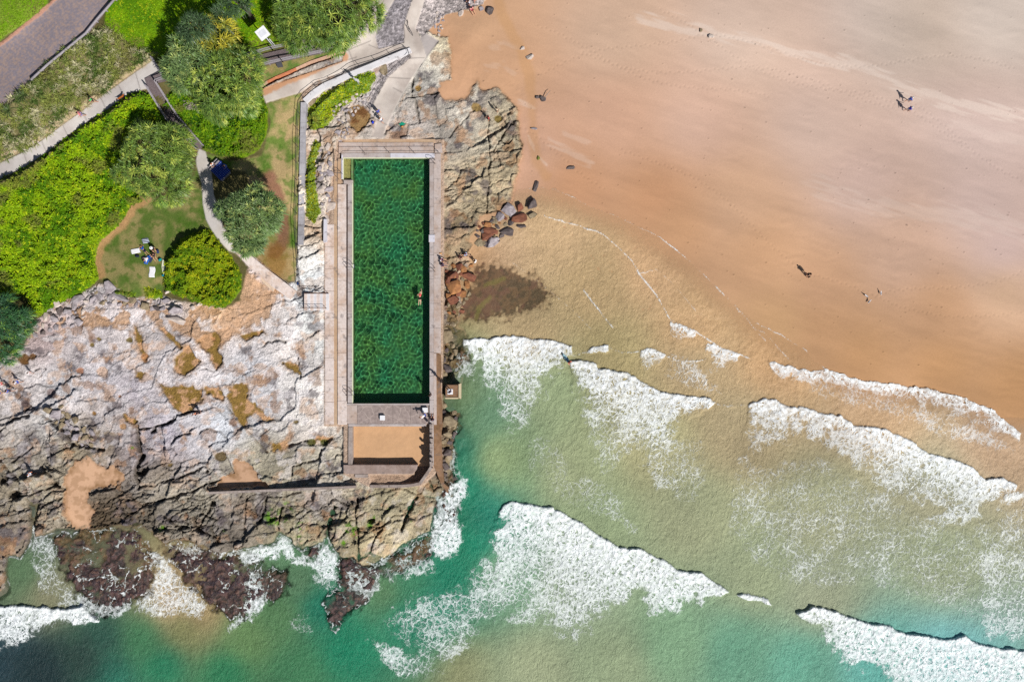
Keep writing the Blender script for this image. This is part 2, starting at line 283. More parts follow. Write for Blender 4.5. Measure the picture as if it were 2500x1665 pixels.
STAIN = [[(425,895),(439,860),(459,846),(471,863),(488,883),(471,900),(459,912),(430,915)],[(482,832),(516,809),(534,817),(534,857),(542,886),(528,900),(511,880),(516,863),(496,852)],
 [(382,929),(402,943),(430,943),(465,946),(493,955),(488,978),(465,1001),(447,1009),(419,989),(402,961)],[(559,943),(585,935),(600,943),(603,978),(571,972)],
 [(556,961),(567,938),(599,938),(604,949),(602,972),(619,984),(645,1009),(670,1027),(650,1030),(627,1012),(607,1007),(593,1041),(579,1027),(567,1001),(561,978)],[(301,1012),(333,1027),(330,1041),(307,1027)],
 [(685,883),(722,889),(734,912),(710,906)],[(332,905),(356,908),(346,926),(330,922)],[(395,800),(412,812),(446,850),(440,856),(405,822)],[(330,800),(345,820),(350,850),(362,870),(355,880),(340,850),(325,815)],
 [(500,945),(530,950),(545,975),(530,970),(505,960)],[(665,1085),(700,1080),(700,1092),(670,1100)],[(770,1065),(810,1068),(800,1078),(765,1078)],[(590,820),(640,805),(645,812),(600,832)],[(850,265),(875,255),(905,275),(900,300),(872,325),(855,305)]]
wetm = np.zeros(U.shape)
for i, P in enumerate(STAIN):
    d = blob(P, 3.5); m = sst(-2, 2, d)
    col = mixc(col, C(176,140,104), sst(-16, 0, d)*.45*sst(.3, .6, fbm(U, V, 10, 3, 261+i)))
    inner = sst(-.1, .6, (fbm(U, V, 18, 3, 221+i)-.42)*5)
    cc = mixc(np.broadcast_to(C(198,156,118), col.shape), C(142,114,60), inner)
    if i == 14: cc = mixc(np.broadcast_to(C(120,84,52), col.shape), C(150,120,80), inner)
    col = col*(1-m[..., None])+cc*m[..., None]; Z = Z*(1-m)+(Z0-.12)*m; wetm = np.maximum(wetm, m)
    rim = (1-sst(0, 3, np.abs(d+1)))*.7*sst(.35, .6, fbm(U, V, 12, 3, 281+i)); col = mixc(col, C(80,62,40), rim)
for a, b, r, c in ((353,872,9,(176,128,88)),(355,880,7,(150,110,74)),(316,830,8,(112,96,36)),(241,827,5,(120,100,40)),(224,842,6,(124,104,44)),(230,1010,5,(140,100,36)),(57,877,15,(110,76,32)),(78,870,9,(116,82,44)),(292,968,4,(170,120,80)),
 (759,1080,11,(92,92,36)),(791,1081,10,(84,88,34)),(721,1030,6,(110,92,34)),(1162,262,13,(150,124,74)),(1216,290,10,(122,104,48)),(1020,216,7,(150,116,50)),(415,1135,7,(110,90,50)),(540,1115,14,(100,84,50)),(60,985,10,(104,88,86)),(195,905,9,(170,120,92)),(250,908,14,(212,182,162)),(125,960,13,(140,124,122)),(300,1042,9,(176,136,96)),(520,828,6,(190,140,96))):
    d = r-np.hypot((U-a), (V-b)*1.15)+wob*7; m = sst(-1, 1.5, d); col = mixc(col, C(*c), m*.92); Z = Z-m*.12; wetm = np.maximum(wetm, m*.9)
for P in (STAIN[14],): pass
# green weed on the seaward rocks
for a, b, r in ((700,1240,22),(665,1262,30),(690,1275,22),(735,1285,18),(850,1292,26),(870,1305,18),(905,1280,16),(918,1265,12),(1000,1268,10),(730,1315,12),(840,1325,14),(950,1240,10),(395,1290,12),(545,1300,10),(325,1095,8)):
    d = np.hypot(U-a, (V-b)*1.2); m = (1-sst(r*.3, r*1.1, d))*sst(.52, .6, fbm(U, V, 8, 3, 301))
    col = mixc(col, C(92,140,20), m*.9)
# seaweed covered reefs just awash
REEF = [[(135,1321),(166,1301),(230,1290),(344,1292),(362,1344),(382,1358),(373,1399),(359,1445),(316,1473),(258,1499),(201,1465),(161,1402),(143,1376)],
 [(398,1338),(440,1330),(490,1347),(560,1350),(600,1350),(650,1385),(700,1390),(704,1427),(665,1467),(640,1470),(600,1500),(560,1510),(520,1475),(480,1440),(440,1395)],
 [(823,1358),(909,1380),(1052,1305),(1058,1353),(1000,1385),(923,1410),(900,1462),(851,1496),(817,1533),(794,1502),(791,1467),(831,1439),(831,1393)],[(736,1342),(777,1330),(774,1358),(750,1364)],
 [(1085,1000),(1112,1010),(1122,1040),(1104,1090),(1110,1150),(1120,1260),(1070,1290),(1060,1230),(1080,1150)],[(1100,840),(1145,850),(1140,880),(1100,925),(1085,920)]]
reef = np.full(U.shape, -40.)
for P in REEF: reef = np.maximum(reef, blob(P, 6))
reef = reef+(fbm(U, V, 13, 4, 343)-.5)*26
m = sst(-5, 4, reef)
wn_ = fbm(U, V, 9, 4, 321); wn2 = fbm(U, V, 50, 3, 331)
wc = mixc(np.broadcast_to(C(88,60,60), col.shape), C(44,32,38), sst(.35, .6, wn_)); wc = mixc(wc, C(104,84,46), sst(.5, .62, wn2)*.8*sst(1450, 1330, V)); wc = mixc(wc, C(130,96,80), sst(.62, .72, wn_)*.5)
reefonly = m*(1-sst(-2, 6, dR))
col = col*(1-reefonly[..., None])+wc*reefonly[..., None]
Z = Z*(1-reefonly)+(-.28+.34*sst(-4, 16, reef)+(wn_-.5)*.45+(sml[2]-.5)*.12)*reefonly
# brown band of weed low on rocks near the sea on the far left and right
cls = np.where((reef > 0) & (cls == 0), 4, cls)
# seaweed bed over the sand
WEED = [(1155,645),(1201,648),(1235,662),(1287,668),(1324,688),(1347,725),(1339,754),(1287,757),(1244,774),(1201,777),(1161,789),(1123,780),(1115,751),(1120,708),(1143,691)]
weed = sdf(U, V, WEED, 60)+wob*34+wob2*44+(fbm(U, V, 6, 3, 345)-.5)*22

# ------------------------------------------------------------------ hillside, lawns, paths
m = sst(-4, 3, dH); hill = dH > 0
hc = np.broadcast_to(C(96,90,56), col.shape)*(1+(fbm(U, V, 20, 4, 401)-.5)*.6)[..., None]  # soil colour darkened so the shade under the trees reads deeper
col = col*(1-m[..., None])+hc*m[..., None]
Z = Z*(1-m)+(Z0+(fbm(U, V, 40, 3, 402)-.5)*.2)*m
cls = np.where(hill, 2, cls)
def zone(P, c1, c2, cl, lift=0., wj=0., nscale=14, blend=2, contrast=.35, seed=500, smooth=True):
    global col, Z, cls
    d = sdf(U, V, P, 40)+(wob*wj if wj else 0); m = sst(-blend, blend, d)
    n = fbm(U, V, nscale, 4, seed)
    c = mixc(np.broadcast_to(C(*c1), col.shape), C(*c2), sst(.5-contrast/2, .5+contrast/2, n))
    col = col*(1-m[..., None])+c*m[..., None]
    if smooth: Z = Z*(1-m)+(Z0+lift)*m
    else: Z = Z+lift*m
    if cl is not None: cls = np.where(d > 0, cl, cls)
    return d
LAWN_O = [(355,482),(330,497),(305,545),(272,570),(240,602),(232,640),(248,682),(282,704),(330,727),(392,722),(402,690),(404,640),(430,600),(500,560),(520,566),(512,545),(498,500),(494,450),(480,400),(460,480),(400,492)]
d = zone(LAWN_O, (84,106,44), (140,130,84), 3, 0, 6, 26, 4, .4, 501)
col = mixc(col, C(66,100,26), sst(.62, .7, fbm(U, V, 16, 3, 504))*.6*sst(0, 4, d))
LAWN_R = [(498,372),(560,395),(640,380),(660,300),(650,252),(736,226),(733,260),(728,400),(726,600),(720,690),(690,680),(640,640),(600,612),(585,600),(640,560),(600,420),(520,402)]
d = zone(LAWN_R, (106,128,58), (172,150,108), 3, 0, 6, 30, 4, .35, 502)
col = mixc(col, C(70,112,30), sst(.60, .68, fbm(U, V, 22, 3, 505))*.6*sst(0, 4, d))
mm = (1-sst(8, 22, pline(U, V, [(655,430),(678,480),(690,540),(690,590),(670,620)], 50)+wob*10)); col = mixc(col, C(138,92,78), mm*.8)
mm = (1-sst(20, 60, np.hypot((U-672)*1.2, (V-640)*.8)+wob*25)); col = mixc(col, C(128,92,36), mm*.75)
d = zone([(640,165),(735,138),(845,118),(840,124),(722,168),(634,212),(640,190)], (104,128,60), (160,142,96), 3, .0, 4, 24, 3, .35, 503)
zone([(285,-400),(650,-400),(690,60),(700,110),(640,125),(560,160),(470,140),(385,140),(375,150),(330,120),(300,95),(255,60)], (120,160,10), (84,126,10), 3, .15, 6, 26, 4, .5, 506)
zone([(-900,-400),(130,-400),(115,15),(90,36),(50,62),(0,98),(-60,130),(-900,600)], (110,150,20), (130,150,56), 3, .1, 6, 26, 4, .5, 507)
# strip of rust coloured litter beside the oval lawn
mm = (1-sst(7, 16, pline(U, V, [(362,482),(325,505),(298,550),(262,578),(242,605),(236,640),(246,670)], 40)+wob*8)); col = mixc(col, C(176,136,96), mm*.8)
# brick paved road
ROAD = [(150,-300),(145,-8),(96,34),(60,62),(22,92),(-30,135),(-400,420),(-400,560),(-60,300),(0,262),(45,220),(85,190),(120,155),(165,115),(213,85),(245,45),(262,20),(300,-30),(360,-300)]
d = sdf(U, V, ROAD, 40); m = sst(-1, 1, d)
rn = fbm(U, V, 4, 3, 511); rr = mixc(np.broadcast_to(C(126,118,126), col.shape), C(152,132,124), sst(.3, .8, rn)); rr = rr*(1+(fbm(U, V, 60, 3, 513)-.5)*.3)[..., None]
q1, q2 = rot(U, V, -42); br = ((np.floor(q2/3.4) + 0) % 2)*.05
rr = rr*(1+br-.02)[..., None]
col = col*(1-m[..., None])+rr*m[..., None]; Z = Z*(1-m)+(Z0-.02)*m; cls = np.where(d > 0, 5, cls)
d = pline(U, V, [(152,-20),(132,0),(96,35),(60,62),(20,95),(-40,135)], 30); m = 1-sst(3, 5.5, d+wob*4); col = mixc(col, C(176,132,112), m*.9); Z += m*.10
# concrete paths
CON1, CON2 = (204,198,194), (186,178,174)
P_UP = [(-400,520),(-60,420),(0,397),(52,373),(103,341),(152,304),(200,270),(244,235),(287,206),(330,175),(373,145),(388,165),(393,178),(360,214),(359,217),(338,221),(315,227),(258,267),(200,304),(160,333),(115,370),(57,407),(0,435),(-60,455),(-400,560)]
P_DN = [(484,362),(500,370),(512,402),(516,420),(519,450),(521,475),(530,500),(537,526),(545,555),(568,578),(580,596),(590,612),(575,618),(556,612),(534,589),(516,563),(502,535),(495,500),(492,450),(479,403),(478,392)]
P_RAMP1 = [(914,-200),(914,0),(906,29),(888,60),(858,92),(845,123),(835,150),(770,172),(700,196),(636,221),(648,251),(736,226),(771,198),(866,168),(998,124),(1000,143),(946,189),(914,247),(900,275),(920,293),(906,333),(934,341),(943,310),(960,278),(980,238),(1009,189),(1041,141),(1026,92),(1014,70),(1020,55),(1036,0),(1036,-200),(1006,-200),(1006,0),(992,40),(986,62),(986,97),(986,104),(924,120),(917,92),(923,57),(946,29),(963,0),(963,-200)]
P_TRI = [(1026,92),(1038,80),(1072,100),(1041,141)]
for P, c1, c2, sd in ((P_UP, CON1, CON2, 521), (P_DN, CON1, (196,188,180), 522), (P_RAMP1, (206,196,188), (180,168,160), 523), (P_TRI, (176,168,165), (160,150,148), 524)):
    zone(P, c1, c2, 6, .06, 0, 30, 1.3, .6, sd)
for a, b in (((57,370),(66,400)),((100,342),(112,370)),((152,304),(164,331)),((200,270),(212,297)),((244,236),(258,266)),((287,206),(303,235)),((330,176),(342,220)),((850,120),(868,166)),((846,124),(905,100)),((900,110),(925,120)),((1000,143),(1041,141)),((920,293),(945,306)),((960,215),(985,228)),((944,190),(1005,192)),((835,150),(870,140))):
    d = segd(U, V, a, b); col = mixc(col, C(120,112,108), (1-sst(.6, 1.8, d))*.6)
mm = (1-sst(8, 15, pline(U, V, [(642,222),(700,196),(760,172),(838,140)], 40)+wob*7)); col = mixc(col, C(196,142,100), mm*.85*sst(-2, 0, sdf(U, V, P_RAMP1, 9)))
d = pline(U, V, [(1041,141),(1009,189),(980,238),(960,278)], 20); col = mixc(col, C(222,214,204), (1-sst(2, 5, d))*.6)
# mortared stone apron between the two ramps
STONE = [(963,-60),(1006,-60),(1006,0),(992,40),(986,62),(986,104),(924,120),(917,92),(923,57),(946,29),(963,0)]
STONE2 = [(1036,-60),(1190,-60),(1180,10),(1118,29),(1086,36),(1046,75),(1030,90),(1014,70),(1020,55),(1036,0)]
STONE3 = [(998,128),(1003,140),(946,189),(914,247),(902,268),(894,250),(915,190),(940,150),(975,133)]
cob = voro(U/6.5, V/6.5, 7, .9)
for P, c in ((STONE, (150,144,148)), (STONE2, (186,176,174)), (STONE3, (168,160,160))):
    d = sdf(U, V, P, 20); m = sst(-1.5, 1.5, d)
    cc = np.broadcast_to(C(*c), col.shape)*(.62+cob[2]*.8)[..., None]; cc = mixc(cc, C(96,90,92), sst(.12, .02, cob[1]-cob[0])*.7)
    cc = cc*(1+(fbm(U, V, 30, 3, 541)-.5)*.5)[..., None]
    col = col*(1-m[..., None])+cc*m[..., None]; Z = Z*(1-m)+(Z0+(cob[2]-.3)*.12-.1*(cob[0]))*m; cls = np.where(d > 0, 1, cls)
# ground under the green patches west of the pool
GC = {
 'A': [(-60,470),(0,440),(60,412),(118,375),(165,338),(205,309),(262,272),(318,233),(345,226),(366,232),(385,265),(405,300),(425,330),(300,330),(290,420),(330,470),(345,490),(318,500),(292,545),(262,570),(238,590),(228,640),(238,680),(200,712),(150,735),(90,775),(60,720),(-60,730)],
 'B': [(402,640),(428,602),(452,578),(500,558),(518,568),(540,600),(566,630),(588,672),(588,705),(562,738),(540,752),(490,742),(455,725),(405,712),(398,690)],
 'C': [(400,255),(440,290),(470,330),(500,368),(540,380),(590,386),(632,365),(652,320),(652,270),(640,235),(600,200),(500,180),(430,200)],
 'D': [(751,300),(752,265),(790,230),(860,190),(905,175),(917,190),(900,222),(862,245),(830,262),(812,290),(790,312),(760,318)],
 'E': [(770,340),(783,350),(770,390),(768,440),(776,490),(782,520),(765,545),(748,525),(746,440),(750,390)],
 'F': [(350,700),(392,710),(398,728),(360,728)], 'G': [(270,708),(330,716),(325,728),(285,722)]}
LIFT = {'A': 1.1, 'B': 1.3, 'C': .9, 'D': .5, 'E': .35, 'F': .4, 'G': .3}
gcd = {}
for i, (k, P) in enumerate(GC.items()):
    d = sdf(U, V, P, 40)+wob*8; m = sst(-2, 1.5, d); gcd[k] = d
    up = sst(-1, 9, d)*LIFT[k]*(1+(fbm(U, V, 26, 3, 551)-.5)*1.3+(fbm(U, V, 8, 2, 553)-.5)*.8)
    col = mixc(col, C(104,134,14), m*.9); Z += up; cls = np.where(d > 0, 2, cls)
BANK = [(255,66),(300,92),(322,118),(392,128),(376,142),(330,172),(287,203),(244,232),(200,267),(152,300),(103,338),(52,368),(0,392),(-60,415),(-60,305),(0,268),(45,226),(85,196),(120,161),(165,121),(213,91)]
dB = sdf(U, V, BANK, 40)+wob*6; col = mixc(col, C(130,122,84), sst(-2, 2, dB)*.9); Z += sst(0, 10, dB)*.45*(1+(fbm(U, V, 20, 2, 561)-.5))
mm = (1-sst(4, 9, pline(U, V, [(0,388),(52,364),(103,333),(152,296),(200,262),(287,198),(360,150)], 20)+wob*8)); col = mixc(col, C(190,168,140), mm*.7)
mm = (1-sst(5, 10, pline(U, V, [(0,446),(60,418),(118,381),(165,342),(205,313),(262,277),(318,238),(350,226)], 20)+wob*6)); col = mixc(col, C(132,118,78), mm*.8)
mm = (1-sst(3, 8, pline(U, V, [(414,302),(440,330),(478,366)], 20)+wob*6)); col = mixc(col, C(150,112,84), mm*.8)
d = pline(U, V, [(640,214),(655,206),(675,195),(702,182),(724,172),(759,157),(802,142),(838,130)], 20); m = 1-sst(2.2, 4.2, d); Z -= m*.75; col = mixc(col, C(130,84,52), m*.9)
# pool basin, the toddlers' sand pit and the trench beyond are cut out of the ground
def cut(P, z, blend=1.2):
    global Z
    d = sdf(U, V, P, 20); m = sst(-blend, blend, d); Z = Z*(1-m)+z*m
DECK = [(791,540),(815,390),(822,340),(1084,340),(1084,700),(1082,870),(1076,1140),(1060,1160),(1030,1186),(900,1188),(838,1158),(838,1042),(791,1040)]
d = sdf(U, V, DECK, 20); m = sst(-1.5, 1.5, d); Z = Z*(1-m)+(1.52)*m; col = mixc(col, C(190,165,145), m)
d = sdf(U, V, [(785,545),(805,545),(822,400),(822,1040),(785,1040)], 20); m = sst(-3, 1.5, d+wob*5); Z = Z*(1-m)+1.62*m
cut([(834,374),(1051,374),(1051,990),(855,990),(855,441),(834,441)], -1.2)
cut([(853,1037),(1052,1037),(1052,1140),(853,1140)], .2)
d = sdf(U, V, [(1012,1134),(1052,1134),(1052,1142),(1026,1178),(905,1183),(903,1160),(1012,1158)], 20); m = sst(-1.2, 1.2, d); Z = Z*(1-m)+(1.25-.9*sst(975, 1020, U)+(nf-.5)*.35)*m; col = mixc(col, C(160,132,110), m*.7)

# final smooth height for the perspective placement
def blur(A, n, it=2):
    for _ in range(it):
        for ax in (0, 1):
            c = np.cumsum(np.insert(A, 0, 0, axis=ax), axis=ax)
            L = A.shape[ax]; i = np.arange(L); lo = np.clip(i-n, 0, L); hi = np.clip(i+n+1, 0, L)
            A = (np.take(c, hi, axis=ax)-np.take(c, lo, axis=ax))/((hi-lo).reshape((-1, 1) if ax == 0 else (1, -1)))
    return A
ZS = blur(Z, 4)
KX = S*(H-ZS)/H
PX = (U-1250)*KX; PY = (832.5-V)*KX
def zat(u, v):
    i = np.clip(np.searchsorted(ua, u)-1, 0, NU-2); j = np.clip(np.searchsorted(va, v)-1, 0, NV-2)
    return Z[j, i]

# ------------------------------------------------------------------ materials
def newmat(name, rough=.85, spec=.3):
    m = bpy.data.materials.new(name); m.use_nodes = True; b = m.node_tree.nodes['Principled BSDF']
    b.inputs['Roughness'].default_value = rough; b.inputs['Specular IOR Level'].default_value = spec
    return m, m.node_tree, b
def N(nt, t, **kw):
    n = nt.nodes.new(t)
    for k, v in kw.items():
        if k.startswith('i_'): n.inputs[k[2:].replace('_', ' ')].default_value = v
        else: setattr(n, k, v)
    return n
def math_(nt, op, a, b=None, c=None, clamp=False):
    n = nt.nodes.new('ShaderNodeMath'); n.operation = op; n.use_clamp = clamp
    for i, x in enumerate((a, b, c)):
        if x is None: continue
        if isinstance(x, (int, float)): n.inputs[i].default_value = x
        else: nt.links.new(x, n.inputs[i])
    return n.outputs[0]
def mix_(nt, f, a, b, bt='MIX'):
    n = nt.nodes.new('ShaderNodeMix'); n.data_type = 'RGBA'; n.blend_type = bt
    for s, x in ((n.inputs[0], f), (n.inputs[6], a), (n.inputs[7], b)):
        if isinstance(x, (int, float)): s.default_value = x
        elif isinstance(x, (tuple, list)): s.default_value = (*x[:3], 1)
        else: nt.links.new(x, s)
    return n.outputs[2]
def maprange(nt, x, a, b, c=0., d=1.):
    n = nt.nodes.new('ShaderNodeMapRange'); nt.links.new(x, n.inputs[0])
    for i, q in enumerate((a, b, c, d)):
        if isinstance(q, (int, float)): n.inputs[i+1].default_value = q
        else: nt.links.new(q, n.inputs[i+1])
    return n.outputs[0]
def colmat(name, rough=.9, spec=.2, var=.3, scale=3., bump=.3, bscale=6., bdist=.05, attr='Col', base=None, detail=6):
    """surface colour (painted zones or one colour) with procedural mottling and relief"""
    m, nt, b = newmat(name, rough, spec)
    tc = N(nt, 'ShaderNodeTexCoord').outputs['Object']
    n1 = N(nt, 'ShaderNodeTexNoise', i_Scale=scale, i_Detail=detail, i_Roughness=.65); nt.links.new(tc, n1.inputs['Vector'])
    f = maprange(nt, n1.outputs[0], .3, .7, 1-var, 1+var)
    if base is None: src = N(nt, 'ShaderNodeAttribute', attribute_name=attr).outputs['Color']
    else:
        src = N(nt, 'ShaderNodeRGB').outputs[0]; src.default_value = (*base, 1)
    vm = N(nt, 'ShaderNodeVectorMath', operation='SCALE'); nt.links.new(src, vm.inputs[0]); nt.links.new(f, vm.inputs['Scale'])
    nt.links.new(vm.outputs[0], b.inputs['Base Color'])
    if bump:
        n2 = N(nt, 'ShaderNodeTexNoise', i_Scale=bscale, i_Detail=5, i_Roughness=.6); nt.links.new(tc, n2.inputs['Vector'])
        bp = N(nt, 'ShaderNodeBump', i_Strength=bump, i_Distance=bdist); nt.links.new(n2.outputs[0], bp.inputs['Height']); nt.links.new(bp.outputs[0], b.inputs['Normal'])
    return m
M = {}
M['rock'] = colmat('rock_surface', .92, .12, .34, 2.6, 1.0, 5, .22, detail=9)
M['sand'] = colmat('beach_sand', .9, .15, .06, 5, .3, 4, .03)
M['soil'] = colmat('soil_surface', .95, .1, .3, 4, .5, 6, .1)
M['lawn'] = colmat('lawn_grass', .95, .1, .28, 6, .6, 12, .06)
M['road'] = colmat('brick_paving', .9, .2, .12, 5, .3, 14, .02)
M['path'] = colmat('path_concrete', .9, .2, .07, 1.5, .2, 10, .01)
M['reef'] = colmat('seaweed_reef', .6, .4, .45, 3.5, .8, 7, .15)

def tagit(o, label=None, cat=None, group=None, kind=None):
    if label: o['label'] = label
    if cat: o['category'] = cat
    if group: o['group'] = group
    if kind: o['kind'] = kind
    return o
def mesh_np(name, co, quads, mat, parent=None, colors=None, attrs=None, smooth=False, tris=None):
    me = bpy.data.meshes.new(name)
    co = np.asarray(co, np.float32).reshape(-1, 3); quads = np.asarray(quads, np.int32).reshape(-1, 4)
    nt_ = 0 if tris is None else len(tris)
    me.vertices.add(len(co)); me.vertices.foreach_set('co', co.ravel())
    li = quads.ravel(); ls = np.arange(0, quads.size, 4, dtype=np.int32)
    if nt_:
        tr = np.asarray(tris, np.int32).reshape(-1, 3); ls = np.concatenate([ls, quads.size+np.arange(0, tr.size, 3, dtype=np.int32)]); li = np.concatenate([li, tr.ravel()])
    me.loops.add(len(li)); me.loops.foreach_set('vertex_index', li.astype(np.int32))
    me.polygons.add(len(ls)); me.polygons.foreach_set('loop_start', ls)
    me.polygons.foreach_set('use_smooth', np.full(len(ls), smooth, bool))
    me.update(calc_edges=True)
    if colors is not None:
        a = me.color_attributes.new('Col', 'FLOAT_COLOR', 'POINT')
        c = np.ones((len(co), 4), np.float32); c[:, :3] = colors; a.data.foreach_set('color', c.ravel())
    for k, v in (attrs or {}).items():
        a = me.attributes.new(k, 'FLOAT', 'POINT'); a.data.foreach_set('value', np.asarray(v, np.float32).ravel())
    if mat is not None: me.materials.append(mat)
    o = bpy.data.objects.new(name, me); sc.collection.objects.link(o)
    if parent is not None: o.parent = parent
    return o
def grid_part(name, X, Y, ZZ, facemask, mat, colr, attrs=None, smooth=True):
    idx = np.arange(X.size).reshape(X.shape)
    f = np.stack([idx[1:, :-1], idx[1:, 1:], idx[:-1, 1:], idx[:-1, :-1]], -1)[facemask]
    if len(f) == 0: return None
    used = np.zeros(X.size, bool); used[f.ravel()] = True
    rem = np.cumsum(used)-1
    co = np.stack([X.ravel()[used], Y.ravel()[used], ZZ.ravel()[used]], -1)
    return mesh_np(name, co, rem[f], mat, None, colr.reshape(-1, 3)[used], {k: v.ravel()[used] for k, v in (attrs or {}).items()}, smooth)

# weed bed colour on the sand beneath the shallows
mw = sst(-4, 9, weed)*(1-sst(0, 4, dR)); wcol = mixc(np.broadcast_to(C(96,70,50), col.shape), C(50,38,30), sst(.38, .6, fbm(U, V, 9, 5, 601)))
wcol = mixc(wcol, C(92,50,52), sst(.55, .65, fbm(U, V, 30, 3, 603))*.6)
wcol = mixc(wcol, C(110,116,34), .6*(1-sst(2, 9, np.minimum(pline(U, V, [(1160,785),(1170,750),(1195,728)], 20), pline(U, V, [(1185,698),(1210,688),(1228,680)], 20))+wob*8))*.8)
col = mixc(col, [0, 0, 0], mw*0)
col = col*(1-mw[..., None])+wcol*mw[..., None]

# ------------------------------------------------------------------ the sea
SEAP = [(1230,468),(1255,462),(1316,454),(1373,467),(1440,500),(1519,531),(1614,579),(1689,637),(1763,712),(1848,786),(1912,818),(1965,850),(1990,878),(2015,897),(2061,914),(2110,928),(2168,937),(2179,934),(2250,946),(2310,958),(2357,968),(2395,985),(2421,996),(2446,1016),(2500,1018),(2700,1040),(19000,2500),(19000,19000),(-19000,19000),(-19000,1300),(-400,1300),
(-60,1200),(60,1200),(300,1250),(700,1200),(850,1190),(1000,1170),(1060,1150),(1066,1000),(1080,800),(1100,650),(1130,610),(1140,575),(1200,520)]
wdis = (fbm(U, V, 16, 3, 701)-.5)*9+(fbm(U, V, 6, 2, 702)-.5)*4
dS = sdf(U, V, SEAP, 90)+(fbm(U, V, 30, 3, 703)-.5)*7+wdis
FO = []  # foam: polygon, front polyline, crest height m, body density, fall-off px
FO.append(([(1129,826),(1193,826),(1250,817),(1300,826),(1357,834),(1396,844),(1398,866),(1371,912),(1346,959),(1321,1023),(1261,1094),(1232,1098),(1204,1030),(1186,966),(1157,923),(1129,887)],[(1129,826),(1193,826),(1250,817),(1300,826),(1357,834),(1396,844)],.45,.78,110))
FO.append(([(1393,884),(1421,878),(1454,887),(1461,898),(1532,910),(1600,948),(1621,960),(1721,966),(1748,985),(1686,1023),(1654,1101),(1607,1155),(1579,1173),(1545,1120),(1504,1166),(1461,1191),(1421,1119),(1407,1030),(1396,959)],[(1393,884),(1421,878),(1454,887),(1461,898),(1532,910),(1600,948),(1621,960),(1721,966),(1748,985)],.5,.74,110))
FO.append(([(1434,856),(1460,842),(1485,843),(1488,857),(1440,864)],[(1436,853),(1460,842),(1485,843)],.25,.7,30))
FO.append(([(1566,855),(1600,850),(1628,866),(1600,905),(1570,935),(1558,930)],[(1571,853),(1600,850),(1625,865)],.15,.5,50))
FO.append(([(1634,784),(1670,794),(1704,809),(1690,828),(1640,850)],[(1636,784),(1670,794),(1704,809)],.08,.38,40))
FO.append(([(1725,834),(1760,848),(1810,866),(1780,905),(1750,925),(1710,940)],[(1725,834),(1760,848),(1797,862)],.1,.5,60))
FO.append(([(1868,877),(1907,889),(1979,905),(2018,898),(2061,914),(2110,928),(2168,937),(2179,934),(2250,946),(2310,957),(2357,968),(2395,984),(2421,996),(2446,1018),(2493,1057),(2490,1080),(2400,1060),(2300,1020),(2180,985),(2060,960),(1980,950),(1900,930)],[(1868,877),(1907,889),(1979,905),(2018,898),(2061,914),(2110,928),(2168,937),(2179,934),(2250,946),(2310,957),(2357,968),(2395,984),(2421,996),(2446,1018),(2493,1057)],.16,.62,34))
FO.append(([(1825,990),(1857,973),(1893,977),(1929,995),(1950,989),(2007,1007),(2054,1014),(2086,1036),(2157,1046),(2193,1060),(2268,1105),(2321,1119),(2375,1141),(2407,1169),(2450,1166),(2486,1187),(2470,1215),(2400,1260),(2330,1290),(2270,1250),(2150,1230),(2100,1170),(2020,1110),(1950,1080),(1880,1100),(1820,1170),(1790,1120),(1820,1040)],[(1829,982),(1857,973),(1893,977),(1929,995),(1950,989),(2007,1007),(2054,1014),(2086,1036),(2157,1046),(2193,1060),(2268,1105),(2321,1119),(2375,1141),(2407,1169),(2450,1166),(2486,1187)],.4,.72,70))
FO.append(([(1195,1300),(1207,1270),(1229,1230),(1250,1221),(1279,1230),(1346,1237),(1407,1269),(1461,1305),(1511,1337),(1568,1341),(1621,1366),(1657,1394),(1711,1398),(1746,1419),(1780,1444),(1757,1459),(1693,1494),(1639,1519),(1579,1512),(1557,1466),(1514,1491),(1443,1555),(1393,1587),(1336,1587),(1332,1544),(1264,1530),(1193,1534),(1157,1587),(1121,1634),(1050,1641),(975,1568),(897,1530),(923,1488),(1009,1445),(1081,1426),(1140,1400),(1168,1355)],[(1229,1230),(1250,1221),(1279,1230),(1346,1237),(1407,1269),(1461,1305),(1511,1337),(1568,1341),(1621,1366),(1657,1394),(1711,1398),(1746,1419),(1780,1444)],.6,.82,170))
FO.append(([(1800,1452),(1830,1450),(1864,1455),(1889,1482),(1870,1475),(1815,1462)],[(1807,1451),(1864,1455),(1889,1480)],.4,.6,40))
FO.append(([(1946,1498),(1970,1488),(2000,1480),(2057,1498),(2125,1523),(2171,1526),(2189,1541),(2296,1559),(2357,1553),(2393,1573),(2497,1587),(2800,1640),(2800,1900),(2190,1900),(2150,1640),(2080,1650),(2020,1600),(1990,1540)],[(1946,1498),(1970,1488),(2000,1480),(2057,1498),(2125,1523),(2171,1526),(2189,1541),(2296,1559),(2357,1553),(2393,1573),(2497,1587),(2800,1640)],.75,.86,200))
FO.append(([(-200,1478),(-10,1478),(43,1476),(115,1482),(160,1487),(201,1480),(241,1516),(201,1528),(138,1535),(86,1568),(29,1592),(-200,1600)],[(-200,1478),(-10,1478),(43,1476),(115,1482),(160,1487),(201,1480),(241,1516)],.7,.84,200))
